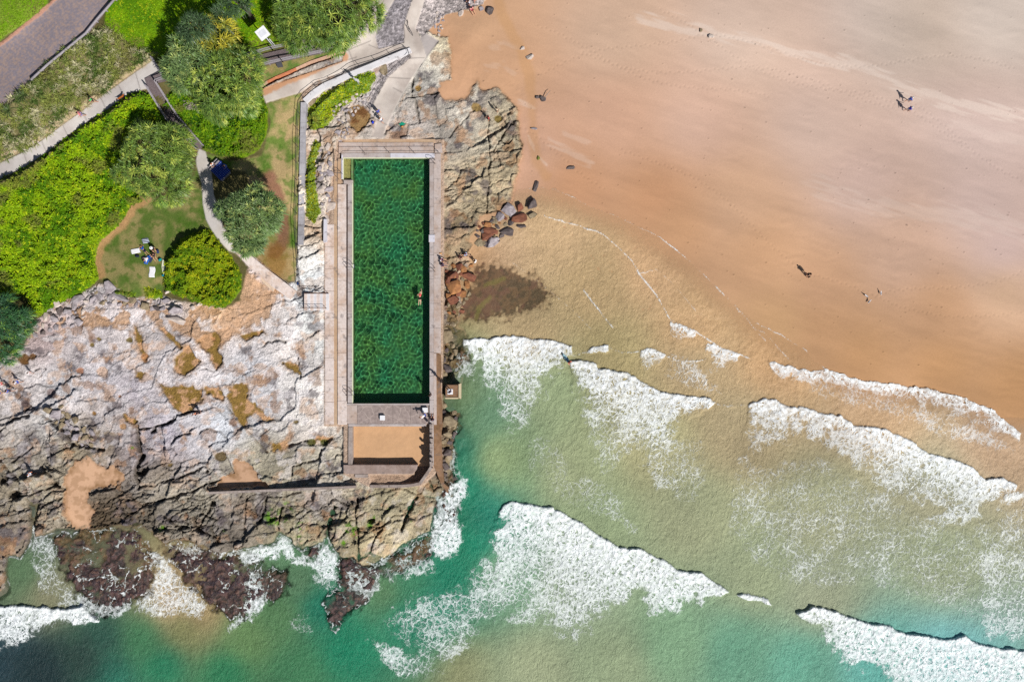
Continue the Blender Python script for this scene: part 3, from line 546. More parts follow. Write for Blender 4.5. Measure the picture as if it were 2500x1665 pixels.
SP = [ # free foam patches: polygon, density
([(582,1341),(640,1330),(700,1312),(720,1345),(760,1365),(788,1320),(800,1312),(828,1370),(838,1425),(800,1415),(740,1385),(690,1350),(640,1380),(590,1385)],.72),
([(1058,1230),(1095,1175),(1136,1172),(1135,1205),(1118,1235),(1128,1300),(1120,1345),(1080,1372),(1040,1330),(1060,1290)],.84),([(835,1390),(870,1375),(905,1410),(925,1440),(890,1460),(845,1440)],.62),([(930,1372),(1050,1305),(1055,1330),(970,1390)],.6),([(900,1400),(1010,1350),(1080,1360),(1060,1400),(960,1420)],.5),
([(69,1320),(100,1285),(130,1315),(145,1400),(205,1460),(195,1490),(150,1485),(95,1440),(80,1380)],.42),([(370,1340),(400,1350),(430,1395),(520,1470),(490,1510),(400,1505),(320,1495),(355,1450),(372,1400)],.52),
([(595,1375),(632,1390),(650,1470),(620,1505),(560,1535),(590,1490),(600,1430)],.74),([(180,1340),(200,1335),(196,1420),(182,1440)],.42),([(212,1335),(232,1335),(226,1400),(215,1420)],.4),([(185,1450),(260,1480),(330,1468),(365,1450),(360,1470),(290,1500),(240,1510),(190,1490)],.62),
([(400,1320),(500,1335),(520,1360),(480,1365),(410,1345)],.55),([(909,1207),(950,1180),(985,1150),(1000,1190),(960,1222),(920,1228)],.7),([(1120,860),(1150,850),(1160,930),(1125,925),(1100,905)],.55),([(1100,1040),(1115,1050),(1112,1150),(1126,1180),(1105,1170)],.6),([(760,1370),(830,1380),(830,1440),(790,1450),(770,1420)],.45),
([(1340,1180),(1420,1160),(1500,1180),(1560,1300),(1460,1260),(1380,1230)],.33), ([(1640,1100),(1700,1060),(1740,1120),(1700,1230),(1640,1220)],.3), ([(1270,1090),(1330,1050),(1400,1120),(1380,1200),(1300,1170)],.28),([(1790,1150),(2000,1110),(2250,1250),(2350,1300),(2500,1230),(2700,1240),(2700,1560),(2450,1540),(2300,1480),(2100,1420),(1950,1440),(1850,1380),(1780,1300)],.34),
([(1560,1040),(1700,1080),(1680,1180),(1600,1200)],.4),([(2380,1300),(2700,1250),(2700,1560),(2400,1560)],.46),([(2250,1270),(2340,1215),(2375,1225),(2400,1260),(2300,1290)],.5),([(2440,1190),(2500,1200),(2520,1215),(2440,1240)],.65),([(900,1560),(1000,1590),(1080,1640),(1000,1660),(930,1620)],.5),
([(1100,1100),(1120,1090),(1128,1170),(1140,1200),(1110,1180)],.4),([(1990,890),(2200,960),(2500,1090),(2450,1110),(2150,1010),(1960,960)],.38),([(1640,860),(1730,910),(1760,960),(1700,960),(1620,920)],.42),([(720,1480),(760,1500),(760,1560),(700,1540)],.25)]
dens = np.zeros(U.shape); hz = np.zeros(U.shape)
wd1 = (fbm(U, V, 18, 3, 711)-.5)
for P, F, hh, bd, fall in FO:
    d = sdf(U+wdis*.6, V+wdis*.6, P, 40)+wd1*10; fd = pline(U+wdis*.6, V+wdis*.6, F, 300)
    ins = sst(-1.5, 2.5, d+0)
    edge = sst(0, 26, d+wd1*26)
    dn = bd*(.45+.55*np.exp(-fd/fall))*(.55+.45*edge)+.55*np.exp(-(fd/12)**2)+.26*np.exp(-fd/50)
    trail = np.clip(sst(0, 45, d+wd1*80)*.75+.25*sst(-4, 10, d)+np.exp(-(fd/30)**2), 0, 1); dens = np.maximum(dens, ins*np.minimum(dn, 1.15)*trail)
    hz = np.maximum(hz, sst(-2, 3.5, d)*hh*.52*np.exp(-fd/45.)*(1+(wd1)*.9)*sst(300, 200, fd))
for P, bd in SP:
    d = sdf(U, V, P, 40)+wd1*34; dens = np.maximum(dens, sst(-14, 16, d)*bd)
# thin lines of scum where each swash sheet ends
def line(P, w, a):
    global dens
    d = pline(U+wdis, V+wdis, P, 30); dens = np.maximum(dens, (1-sst(w*.6, w*1.7, d))*(a+.10)*(.75+.5*fbm(U, V, 40, 2, 745)))
line([(1330,527),(1407,550),(1470,570),(1511,605),(1545,639),(1560,668),(1604,722),(1635,780),(1700,810),(1760,850),(1830,875)], 1.7, .55)
line([(1425,708),(1459,754),(1480,780),(1496,800)], 2, .5); line([(1254,462),(1316,456),(1373,469),(1440,502),(1519,533),(1614,581)], 1.8, .42); line([(1614,581),(1689,639),(1763,714),(1848,788),(1912,820),(1965,852),(2012,899)], 2.2, .55)
line([(1398,868),(1436,860),(1485,848),(1520,862),(1566,857),(1628,868),(1660,884),(1725,880)], 1.8, .4); line([(1250,640),(1330,700),(1400,760),(1440,800)], 1.4, .25); line([(1796,750),(1825,779),(1845,807),(1868,830)], 1.6, .4); line([(1750,706),(1796,746),(1882,800),(1929,832)], 1.4, .35); line([(2020,905),(1985,860),(1960,835)], 1.4, .4); line([(1972,795),(2010,806),(2052,826),(2100,838)], 1.5, .5); line([(1700,966),(1760,990),(1825,990)], 1.6, .35)
line([(1840,800),(1870,815),(1905,855),(1930,880)], 1.5, .4); line([(1800,757),(1826,768),(1845,790)], 1.3, .4); line([(1560,668),(1600,655),(1640,690),(1700,760)], 1.6, .3)
rim = (1-sst(0, 6, np.abs(reef)))*sst(1200, 1300, V)*.72*sst(.40, .6, fbm(U, V, 34, 3, 735)); dens = np.maximum(dens, rim)
stk = (1-sst(.0, .05, np.abs(fbm(U, V, 34, 4, 737)-.5)))*sst(-4, 8, reef)*.75*sst(.42, .56, fbm(U, V, 60, 2, 739)); dens = np.maximum(dens, stk)
rim = (1-sst(0, 6, np.abs(dR+3)))*sst(1180, 1300, V)*.55*sst(.4, .6, fbm(U, V, 40, 2, 731)+.1); dens = np.maximum(dens, rim)
dens *= sst(-2, 3, dS)
dens = dens*(.86+.28*fbm(U, V, 70, 3, 741))
SEAC = cmap([(1350,560,198,162,115),(1600,650,203,161,113),(1450,700,186,154,106),(1700,800,200,159,109),(1300,800,178,150,105),(1900,870,200,156,106),(2150,970,190,152,108),(2450,1080,186,151,112),(1200,560,192,160,118),(1180,590,200,158,115),
(1500,860,174,152,102),(1700,900,182,153,108),(1350,950,142,150,106),(1150,960,105,128,92),(1170,1010,96,130,95),(1115,1100,40,118,92),(1130,1190,10,120,90),(1220,1120,135,148,98),(1400,1150,150,152,108),(1600,1080,162,151,106),(1800,1050,174,152,110),
(1180,1260,25,112,86),(1150,1330,14,124,92),(1100,1400,20,128,98),(1700,1250,150,148,108),(2000,1250,154,149,110),(2300,1350,147,149,110),(2300,1220,158,148,112),(1450,1280,140,148,105),(1850,1400,147,150,110),(1230,1400,112,142,104),(1400,1430,142,150,116),
(1060,1480,28,132,104),(1000,1510,30,130,100),(1300,1640,150,152,112),(1150,1650,142,146,106),(1500,1630,140,148,108),(1650,1580,118,146,106),(1800,1600,100,146,112),(1950,1630,95,150,120),(2000,1450,150,150,115),(2150,1620,90,155,135),(2300,1640,110,170,160),(850,1580,20,130,95),(720,1640,62,122,82),
(780,1480,14,115,90),(720,1420,88,124,90),(680,1500,86,128,84),(550,1640,40,122,82),(400,1620,30,120,86),(600,1560,100,134,84),(350,1560,66,126,86),(450,1530,130,134,88),(250,1560,44,84,72),(200,1600,55,84,70),(100,1640,22,46,54),(270,1650,40,110,90),(30,1610,40,64,74),(120,1440,134,132,104),
(60,1400,92,122,88),(90,1280,96,108,96),(940,1440,92,130,90),(420,1470,190,160,122),(480,1490,170,146,106),(1000,1430,60,130,95)], 38, 1.9)
fx_ = sst(1110, 1240, U); sea = samp(SEAC, U, V)*(1-fx_[..., None]+fx_[..., None]*(np.array([1.12, 1.24, 1.42])+np.array([.06, .04, .10])*sst(420, 60, dS)[..., None]))
sea = sea*(1+(fbm(U, V, 90, 4, 751)-.5)*.34+(fbm(U, V, 16, 3, 753)-.5)*.14)[..., None]
# cloudier blue-green patches where bubbles are under the surface
bub = sst(.25, .8, dens)*.35; sea = mixc(sea, C(150,190,170), bub*sst(900, 1200, V)*.5)
# darker kelpy bottom under the lower left breaker
dk = (1-sst(30, 120, np.hypot((U-120)*.6, (V-1625)*1.1)+wob2*70))*.6; sea = mixc(sea, C(34,54,54), dk)
depth = np.clip(-(Z), 0, 3)
turb = sst(0.05, 1.0, depth)
alpha = np.clip(.18+.62*sst(0, 70, dS)+.70*turb, 0, 1)
alpha = np.where(weed > -8, .18+.5*sst(10, -8, weed), alpha)
reefa = sst(-14, 2, reef)*(1-sst(0, 4, dR)*0); alpha = alpha*(1-reefa)+(.06+.5*sst(.5, .75, fbm(U, V, 26, 3, 341)))*reefa
nearrock = sst(-9, -2, dR); alpha = alpha*(1-nearrock*.6)
Lx, Ly = rot(U, V, 32)
swell = np.sin((Ly+25*fbm(U, V, 130, 2, 761)*3)/26)*.05*sst(1000, 1300, V)
chop = (fbm(U, V, 10, 3, 771)-.5)*.12+(fbm(U, V, 5, 2, 773)-.5)*.05
offs = sst(0, 60, dS)
ZSEA = np.maximum(.02, np.where(dR > -40, -9, Z+.03))+0*Z
beachfilm = blur(Z, 3)+.035
ZSEA = np.maximum(.03, np.where(dR < -4, beachfilm, .03))
ZSEA = ZSEA+hz+(swell+chop*.8)*offs+dens*(.04+(fbm(U, V, 6, 3, 781)-.5)*.16)*(.35+.65*offs)
fm = (dS > 0) & (ZSEA > Z-.25)
KS = S*(H-blur(ZSEA, 3))/H
vf = fm[:-1, :-1] & fm[1:, :-1] & fm[:-1, 1:] & fm[1:, 1:]
seaX = (U-1250)*KS; seaY = (832.5-V)*KS

# sea material: body colour by depth, lace foam grown from the density field
m, nt, b = newmat('sea_water', .42, .18); M['sea'] = m
tc = N(nt, 'ShaderNodeTexCoord').outputs['Object']
at = N(nt, 'ShaderNodeAttribute', attribute_name='Col').outputs['Color']; den = N(nt, 'ShaderNodeAttribute', attribute_name='dens').outputs['Fac']; alp = N(nt, 'ShaderNodeAttribute', attribute_name='alph').outputs['Fac']
w1 = N(nt, 'ShaderNodeTexNoise', i_Scale=.55, i_Detail=3.); nt.links.new(tc, w1.inputs['Vector'])
w2 = N(nt, 'ShaderNodeTexNoise', i_Scale=2.2, i_Detail=3.); nt.links.new(tc, w2.inputs['Vector'])
def vadd(a, bb, k):
    s1 = N(nt, 'ShaderNodeVectorMath', operation='SUBTRACT'); nt.links.new(bb, s1.inputs[0]); s1.inputs[1].default_value = (.5, .5, .5)
    s2 = N(nt, 'ShaderNodeVectorMath', operation='SCALE'); nt.links.new(s1.outputs[0], s2.inputs[0]); s2.inputs['Scale'].default_value = k
    s3 = N(nt, 'ShaderNodeVectorMath', operation='ADD'); nt.links.new(a, s3.inputs[0]); nt.links.new(s2.outputs[0], s3.inputs[1]); return s3.outputs[0]
wv = vadd(vadd(tc, w1.outputs['Color'], 1.6), w2.outputs['Color'], .7)
mpn = N(nt, 'ShaderNodeMapping'); mpn.inputs['Rotation'].default_value = (0, 0, math.radians(24)); mpn.inputs['Scale'].default_value = (1.12, .72, 1); nt.links.new(wv, mpn.inputs['Vector']); wv = mpn.outputs[0]
def vor(sca, feat='DISTANCE_TO_EDGE'):
    v = N(nt, 'ShaderNodeTexVoronoi', voronoi_dimensions='2D', feature=feat, i_Scale=sca); nt.links.new(wv, v.inputs['Vector']); return v.outputs['Distance']
v1 = vor(1.35); v2 = vor(3.1); v3 = vor(.62)
nf_ = N(nt, 'ShaderNodeTexNoise', i_Scale=7., i_Detail=4., i_Roughness=.7); nt.links.new(tc, nf_.inputs['Vector'])
nb_ = N(nt, 'ShaderNodeTexNoise', i_Scale=.35, i_Detail=4.); nt.links.new(tc, nb_.inputs['Vector'])
dd = math_(nt, 'ADD', den, math_(nt, 'MULTIPLY', math_(nt, 'SUBTRACT', nb_.outputs[0], .5), .85))
dd = math_(nt, 'MULTIPLY', dd, maprange(nt, den, .02, .18))
e = math_(nt, 'MINIMUM', v1, math_(nt, 'ADD', math_(nt, 'MULTIPLY', v2, .9), .05))
e = math_(nt, 'MINIMUM', e, math_(nt, 'ADD', v3, .10))
e = math_(nt, 'ADD', e, math_(nt, 'MULTIPLY', math_(nt, 'SUBTRACT', nf_.outputs[0], .5), .34))
thr = math_(nt, 'MULTIPLY', math_(nt, 'POWER', math_(nt, 'MAXIMUM', dd, 0.), 1.6), .52)
thr = math_(nt, 'SUBTRACT', thr, .045)
thr = math_(nt, 'ADD', math_(nt, 'MINIMUM', thr, .20), maprange(nt, den, .9, 1.15, 0, .2))
foam = maprange(nt, math_(nt, 'SUBTRACT', thr, e), -.05, .06)
foam = math_(nt, 'MULTIPLY', foam, maprange(nt, den, .05, .22))
foam = math_(nt, 'MULTIPLY', foam, maprange(nt, den, .2, .8, .42, 1.))
foam = math_(nt, 'MULTIPLY', foam, maprange(nt, w2.outputs['Fac'], .3, .62, .55, 1.))
rip = N(nt, 'ShaderNodeTexNoise', i_Scale=4.6, i_Detail=5., i_Roughness=.66, i_Distortion=1.6); nt.links.new(tc, rip.inputs['Vector'])
rip2 = N(nt, 'ShaderNodeTexVoronoi', voronoi_dimensions='2D', feature='SMOOTH_F1', i_Scale=2.8); nt.links.new(wv, rip2.inputs['Vector'])
wcl = N(nt, 'ShaderNodeVectorMath', operation='SCALE'); nt.links.new(at, wcl.inputs[0]); nt.links.new(maprange(nt, rip.outputs[0], .3, .7, .76, 1.24), wcl.inputs['Scale'])  # light and dark of the ripples painted into the water colour
bc = mix_(nt, foam, wcl.outputs[0], (.84, .88, .90)); nt.links.new(bc, b.inputs['Base Color'])
nt.links.new(maprange(nt, foam, 0, 1, .42, .85), b.inputs['Roughness'])
chp = N(nt, 'ShaderNodeAttribute', attribute_name='chop').outputs['Fac']
hh_ = math_(nt, 'ADD', math_(nt, 'MULTIPLY', rip.outputs[0], 1.25), math_(nt, 'MULTIPLY', rip2.outputs['Distance'], .12))
hh_ = math_(nt, 'ADD', math_(nt, 'MULTIPLY', hh_, .35), math_(nt, 'MULTIPLY', foam, math_(nt, 'ADD', math_(nt, 'MULTIPLY', nf_.outputs[0], .38), .08)))
mp2 = N(nt, 'ShaderNodeMapping'); mp2.inputs['Rotation'].default_value = (0, 0, math.radians(-22)); mp2.inputs['Scale'].default_value = (2.6, .9, 1); nt.links.new(vadd(tc, w1.outputs['Color'], 2.4), mp2.inputs['Vector'])
rp3 = N(nt, 'ShaderNodeTexNoise', i_Scale=1.6, i_Detail=3.); nt.links.new(mp2.outputs[0], rp3.inputs['Vector']); hh_ = math_(nt, 'ADD', hh_, math_(nt, 'MULTIPLY', rp3.outputs[0], .55))
bp = N(nt, 'ShaderNodeBump', i_Strength=.75, i_Distance=.2); nt.links.new(hh_, bp.inputs['Height']); nt.links.new(math_(nt, 'MAXIMUM', math_(nt, 'MULTIPLY', math_(nt, 'ADD', chp, .5), .74), math_(nt, 'MULTIPLY', foam, .9)), bp.inputs['Strength']); nt.links.new(bp.outputs[0], b.inputs['Normal'])
al = math_(nt, 'MAXIMUM', alp, foam)
nt.links.new(al, b.inputs['Alpha'])

f4 = lambda A: np.maximum(np.maximum(A[:-1, :-1], A[1:, :-1]), np.maximum(A[:-1, 1:], A[1:, 1:]))
cf = cls[:-1, :-1]
deepsea = (~(dR > -14)) & (dS > 60) & (alpha > .985) & (depth > .9)
hide = deepsea[:-1, :-1] & deepsea[1:, 1:] & deepsea[1:, :-1] & deepsea[:-1, 1:]
keep = np.ones(cf.shape, bool)
for cid, nm, mt, lab in ((0, 'beach', 'sand', 'smooth wet sand beach'), (1, 'rock_platform', 'rock', 'cracked pale sandstone rock platform'), (2, 'hillside', 'soil', 'planted soil of the headland'), (3, 'lawn', 'lawn', 'mown grass'),
                     (4, 'seaweed_reef', 'reef', 'low reef covered in purple brown weed'), (5, 'road', 'road', 'brick paved road'), (6, 'footpath', 'path', 'pale concrete footpaths and ramps')):
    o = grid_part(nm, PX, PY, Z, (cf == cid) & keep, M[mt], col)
    if o: tagit(o, lab, None, None, 'structure')
o = grid_part('sea', seaX, seaY, ZSEA, vf, M['sea'], sea, {'dens': dens, 'alph': alpha, 'chop': .15+.85*sst(0, 260, dS)}); tagit(o, 'green surf with lace foam', None, None, 'structure')
#PART2
# ------------------------------------------------------------------ builders for the objects
def empty(name, loc, label=None, cat=None, group=None, rz=0, kind=None):
    o = bpy.data.objects.new(name, None); sc.collection.objects.link(o); o.location = loc; o.rotation_euler = (0, 0, rz); o.empty_display_size = .2
    return tagit(o, label, cat, group, kind)
class MB:
    def __init__(s): s.v = []; s.f = []
    def add(s, vs, fs):
        n = len(s.v); s.v += [tuple(p) for p in vs]; s.f += [tuple(n+i for i in f) for f in fs]; return s
    def box(s, c, size, rz=0, rx=0, ry=0):
        m = Matrix.Rotation(rz, 3, 'Z') @ Matrix.Rotation(ry, 3, 'Y') @ Matrix.Rotation(rx, 3, 'X')
        vs = [Vector(c)+m @ Vector((x*size[0]/2, y*size[1]/2, z*size[2]/2)) for z in (-1, 1) for y in (-1, 1) for x in (-1, 1)]
        return s.add(vs, [(0,2,3,1),(4,5,7,6),(0,1,5,4),(2,6,7,3),(0,4,6,2),(1,3,7,5)])
    def bar(s, p, q, w, h):
        p = Vector(p); q = Vector(q); d = (q-p); L = d.length; d.normalize()
        side = d.cross(Vector((0, 0, 1)));
        if side.length < 1e-3: side = Vector((1, 0, 0))
        side.normalize(); up = side.cross(d)
        vs = [a+side*(i*w/2)+up*(j*h/2) for a in (p, q) for i, j in ((-1,-1),(1,-1),(1,1),(-1,1))]
        return s.add(vs, [(0,1,2,3),(7,6,5,4),(0,4,5,1),(1,5,6,2),(2,6,7,3),(3,7,4,0)])
    def tube(s, pts, r, n=7, caps=True):
        pts = [Vector(p) for p in pts]; rs = r if isinstance(r, (list, tuple)) else [r]*len(pts); rings = []
        for i, p in enumerate(pts):
            d = (pts[min(i+1, len(pts)-1)]-pts[max(i-1, 0)]).normalized()
            a = d.cross(Vector((0, 0, 1))) if abs(d.z) < .95 else d.cross(Vector((1, 0, 0))); a.normalize(); b = d.cross(a)
            rings.append([p+a*math.cos(2*math.pi*k/n)*rs[i]+b*math.sin(2*math.pi*k/n)*rs[i] for k in range(n)])
        vs = [q for rg_ in rings for q in rg_]; fs = []
        for i in range(len(pts)-1):
            for k in range(n): fs.append((i*n+k, i*n+(k+1) % n, (i+1)*n+(k+1) % n, (i+1)*n+k))
        if caps: fs.append(tuple(range(n))[::-1]); fs.append(tuple((len(pts)-1)*n+k for k in range(n)))
        return s.add(vs, fs)
    def prism(s, P, zt, zb):
        """polygon given in photo pixels, top at zt, straight down to zb"""
        pts = [W(u, v, zt) for u, v in P]; n = len(pts)
        A = sum(pts[i][0]*pts[(i+1) % n][1]-pts[(i+1) % n][0]*pts[i][1] for i in range(n))
        if A < 0: pts = pts[::-1]
        vs = [(x, y, zt) for x, y, z in pts]+[(x, y, zb) for x, y, z in pts]
        fs = [tuple(range(n)), tuple(range(2*n-1, n-1, -1))]+[(i, i+n, (i+1) % n+n, (i+1) % n) for i in range(n)]
        return s.add(vs, fs)
    def slopes(s, P, T):
        """polygon in pixels with a height for each corner, T thick"""
        pts = [W(u, v, z) for u, v, z in P]; n = len(pts)
        A = sum(pts[i][0]*pts[(i+1) % n][1]-pts[(i+1) % n][0]*pts[i][1] for i in range(n))
        if A < 0: pts = pts[::-1]
        vs = pts+[(x, y, z-T) for x, y, z in pts]
        fs = [tuple(range(n)), tuple(range(2*n-1, n-1, -1))]+[(i, i+n, (i+1) % n+n, (i+1) % n) for i in range(n)]
        return s.add(vs, fs)
    def build(s, name, mat, parent=None, smooth=False, bevel=0):
        me = bpy.data.meshes.new(name); me.from_pydata(s.v, [], s.f); me.update()
        if mat: me.materials.append(mat)
        if smooth: me.polygons.foreach_set('use_smooth', [True]*len(me.polygons))
        o = bpy.data.objects.new(name, me); sc.collection.objects.link(o)
        if parent is not None: o.parent = parent; o.matrix_parent_inverse = Matrix.Translation(-Vector(parent.location)) if parent.rotation_euler.z == 0 and parent.parent is None else Matrix.Identity(4)
        if bevel:
            b_ = o.modifiers.new('bevel', 'BEVEL'); b_.width = bevel; b_.segments = 1; b_.limit_method = 'ANGLE'
        return o
def loc(parent, name, mb, mat, smooth=False, bevel=0):
    """part given in the parent's own coordinates"""
    o = mb.build(name, mat, None, smooth, bevel); o.parent = parent; return o
def flat(name, c, rough=.8, spec=.2, var=.12, scale=4., bump=.1, bscale=12, bdist=.01, k=1.):
    return colmat(name, rough, spec, var, scale, bump, bscale, bdist, base=C(*c, k))
def concmat(name, c, stain, sc1=.35, amt=.5, var=.12):
    m, nt, b = newmat(name, .9, .2)
    tc = N(nt, 'ShaderNodeTexCoord').outputs['Object']
    n1 = N(nt, 'ShaderNodeTexNoise', i_Scale=sc1, i_Detail=7., i_Roughness=.7); nt.links.new(tc, n1.inputs['Vector'])
    n2 = N(nt, 'ShaderNodeTexNoise', i_Scale=3., i_Detail=6., i_Roughness=.7); nt.links.new(tc, n2.inputs['Vector'])
    n3 = N(nt, 'ShaderNodeTexNoise', i_Scale=1.1, i_Detail=5., i_Roughness=.6); nt.links.new(tc, n3.inputs['Vector'])
    c1 = mix_(nt, maprange(nt, n1.outputs[0], .45, .62, 0, amt), C(*c), C(*stain))
    c2 = mix_(nt, maprange(nt, n3.outputs[0], .58, .66, 0, .55), c1, C(118, 108, 106))
    vm = N(nt, 'ShaderNodeVectorMath', operation='SCALE'); nt.links.new(c2, vm.inputs[0]); nt.links.new(maprange(nt, n2.outputs[0], .3, .7, 1-var, 1+var), vm.inputs['Scale'])
    nt.links.new(vm.outputs[0], b.inputs['Base Color'])
    bp = N(nt, 'ShaderNodeBump', i_Strength=.4, i_Distance=.02); nt.links.new(n2.outputs[0], bp.inputs['Height']); nt.links.new(bp.outputs[0], b.inputs['Normal'])
    return m
M['deck'] = concmat('deck_concrete', (222,208,202), (196,166,144), .45, .7, .16)
M['deck2'] = concmat('worn_deck_concrete', (196,182,176), (172,142,120), .35, .6)
M['cope'] = concmat('coping_concrete', (190,180,178), (160,140,128), .5, .6)
M['copewhite'] = concmat('pale_coping', (214,212,222), (196,190,194), .4, .5, .06)
M['channel'] = concmat('sandy_channel', (194,166,138), (184,148,116), .4, .6)
M['walk'] = concmat('algae_stained_concrete', (150,118,92), (112,84,58), .5, .8, .2)
M['wallc'] = concmat('weathered_wall_concrete', (168,156,150), (128,112,104), .6, .7, .2)
M['white'] = flat('white_paint', (236,236,240), .5, .3, .04)
M['whitewall'] = concmat('whitewashed_concrete', (226,224,228), (200,196,198), .5, .4, .06)
M['steel'] = flat('galvanised_steel', (196,200,206), .45, .5, .06)
M['darkrail'] = flat('dark_steel_rail', (58,56,62), .5, .4, .1)
M['rust'] = flat('brown_steel_rail', (92,66,54), .7, .3, .2)
M['timber'] = flat('weathered_timber', (156,150,156), .9, .1, .25, 8)
M['timberdark'] = flat('grey_deck_boards', (118,106,108), .9, .1, .3, 6)
M['brick'] = flat('orange_brick', (204,132,96), .9, .1, .3, 3)
M['sandm'] = colmat('pit_sand', .9, .2, .07, 1.2, .4, 3, .05, base=C(206,164,124))

# ---- ocean pool
WL, DK = 1.46, 1.75
pool = empty('ocean_pool', W(950, 690, WL), 'long rectangular ocean pool of clear green water set into the rock shelf', 'pool')
inb = pool
def pmb(mb, name, mat, **k): return mb.build(name, mat, pool, **k)
# basin: floor deeper to the south end, algae tinted
xl, yt, _ = W(861, 386, DK); xr, yb, _ = W(1048, 984, DK)
nx, ny = 30, 90
gx, gy = np.meshgrid(np.linspace(xl, xr, nx), np.linspace(yb, yt, ny)); tt = (yt-gy)/(yt-yb)
gz = .32-.35*tt+(fbm(gx*10, gy*10, 20, 3, 801)-.5)*.06
i_ = np.arange(nx*ny).reshape(ny, nx); q_ = np.stack([i_[:-1, :-1], i_[:-1, 1:], i_[1:, 1:], i_[1:, :-1]], -1).reshape(-1, 4)
mf, nt, b = newmat('pool_floor_algae', .9, .1)
tc = N(nt, 'ShaderNodeTexCoord').outputs['Object']
n1 = N(nt, 'ShaderNodeTexNoise', i_Scale=.28, i_Detail=5.); nt.links.new(tc, n1.inputs['Vector'])
n2 = N(nt, 'ShaderNodeTexNoise', i_Scale=2.5, i_Detail=5., i_Roughness=.7); nt.links.new(tc, n2.inputs['Vector'])
c1 = mix_(nt, maprange(nt, n1.outputs[0], .35, .65), C(80, 124, 66, 1.2), C(50, 124, 88, 1.2))
vm = N(nt, 'ShaderNodeVectorMath', operation='SCALE'); nt.links.new(c1, vm.inputs[0]); nt.links.new(maprange(nt, n2.outputs[0], .3, .7, .85, 1.15), vm.inputs['Scale']); nt.links.new(vm.outputs[0], b.inputs['Base Color'])
fl = mesh_np('pool_floor', np.stack([gx, gy, gz], -1), q_, mf, None, smooth=True); fl.parent = pool; fl.matrix_parent_inverse = Matrix.Translation(-Vector(pool.location)); fl.cycles.is_caustics_receiver = True
wm = MB()
t_ = .25
wm.box(((xl-t_/2), (yb+yt)/2, .55), (t_, yt-yb+.5, 1.98)); wm.box((xr+t_/2, (yb+yt)/2, .55), (t_, yt-yb+.5, 1.98))
wm.box(((xl+xr)/2, yt+t_/2, .55), (xr-xl, t_, 1.98)); wm.box(((xl+xr)/2, yb-t_/2, .55), (xr-xl, t_, 1.98))
wf = pmb(wm, 'pool_wall', concmat('pool_wall_algae', (120,150,96), (70,104,60), .6, .7, .2)); wf.cycles.is_caustics_receiver = True
# shallow entry bay in the north west corner
bx0, by0, _ = W(838, 386, DK); bx1, by1, _ = W(861, 439, DK)
bm_ = MB(); bm_.box(((bx0+bx1)/2, by0-1.35, .74), (bx1-bx0-.02, 2.6, 1.0)); bm_.box(((bx0+bx1)/2, by0-.5, 1.2), (bx1-bx0-.04, .9, .3)); bm_.box(((bx0+bx1)/2, by0-1.25, 1.12), (bx1-bx0-.04, .35, .22))
bo = pmb(bm_, 'entry_step', flat('wet_pale_step', (196,182,120), .8, .2, .25)); bo.cycles.is_caustics_receiver = True
RW = np.random.RandomState(3)
WV = [(RW.uniform(.34, 1.15), RW.uniform(0, 2*math.pi), RW.uniform(0, 6.28)) for _ in range(70)]
def wavez(X_, Y_):
    z = 0*X_; a = .5+1.1*(fbm(X_*10, Y_*10, 38, 2, 811))
    for lam, th, ph in WV: z = z+.0022*lam*np.sin(2*math.pi/lam*(X_*math.cos(th)+Y_*math.sin(th))+ph)
    return z*a
def wgrid(x0, x1, y0, y1, st):
    nx = int((x1-x0)/st)+2; ny = int((y1-y0)/st)+2
    X_, Y_ = np.meshgrid(np.linspace(x0, x1, nx), np.linspace(y0, y1, ny)); Z_ = WL+wavez(X_, Y_)
    i = np.arange(nx*ny).reshape(ny, nx); return np.stack([X_, Y_, Z_], -1).reshape(-1, 3), np.stack([i[:-1, :-1], i[:-1, 1:], i[1:, 1:], i[1:, :-1]], -1).reshape(-1, 4)
v1_, q1_ = wgrid(xl, xr, yb, yt, .045); v2_, q2_ = wgrid(bx0, xl, by1, by0, .045)
mw_, nt, b = newmat('pool_water', 0.0, .5); b.inputs['Base Color'].default_value = (.86, .97, .84, 1); b.inputs['Transmission Weight'].default_value = 1; b.inputs['IOR'].default_value = 1.33
pw = mesh_np('pool_water', np.concatenate([v1_, v2_]), np.concatenate([q1_, q2_+len(v1_)]), mw_, None, smooth=True)
pw.parent = pool; pw.matrix_parent_inverse = Matrix.Translation(-Vector(pool.location)); pw.cycles.is_caustics_caster = True
# coping and decks
def rect(u0, v0, u1, v1): return [(u0, v0), (u1, v0), (u1, v1), (u0, v1)]
def run(mb, u0, v0, u1, v1, zt, zb, step, horiz=False, gap=.45, jit=.02):
    a, b = (u0, u1) if horiz else (v0, v1); n = max(1, round((b-a)/step)); R2 = random.Random(int(u0*7+v0))
    for i in range(n):
        s0 = a+(b-a)*i/n+gap/2; s1 = a+(b-a)*(i+1)/n-gap/2; z = zt+R2.uniform(-jit, jit)
        mb.prism(rect(s0, v0, s1, v1) if horiz else rect(u0, s0, u1, s1), z, zb)
    return mb
cp = MB(); run(cp, 848.5, 441, 859.5, 984, DK+.02, 1.0, 57, jit=.004); run(cp, 1048.5, 386, 1058.5, 1036, DK+.02, 1.0, 57, jit=.004)
run(cp, 1048.5, 1036, 1058.5, 1136, DK-.03, .8, 50, jit=.01); cp.prism(rect(833, 374, 952, 385), DK+.02, 1.0); cp.prism(rect(846, 985, 1048, 989), DK+.03, 1.0); cp.prism(rect(850, 1034.5, 1040, 1041), DK+.03, 1.0)
cp.prism(rect(838.5, 439.5, 861, 449), DK+.03, 1.0)
pmb(cp, 'coping', M['cope'], bevel=.02)
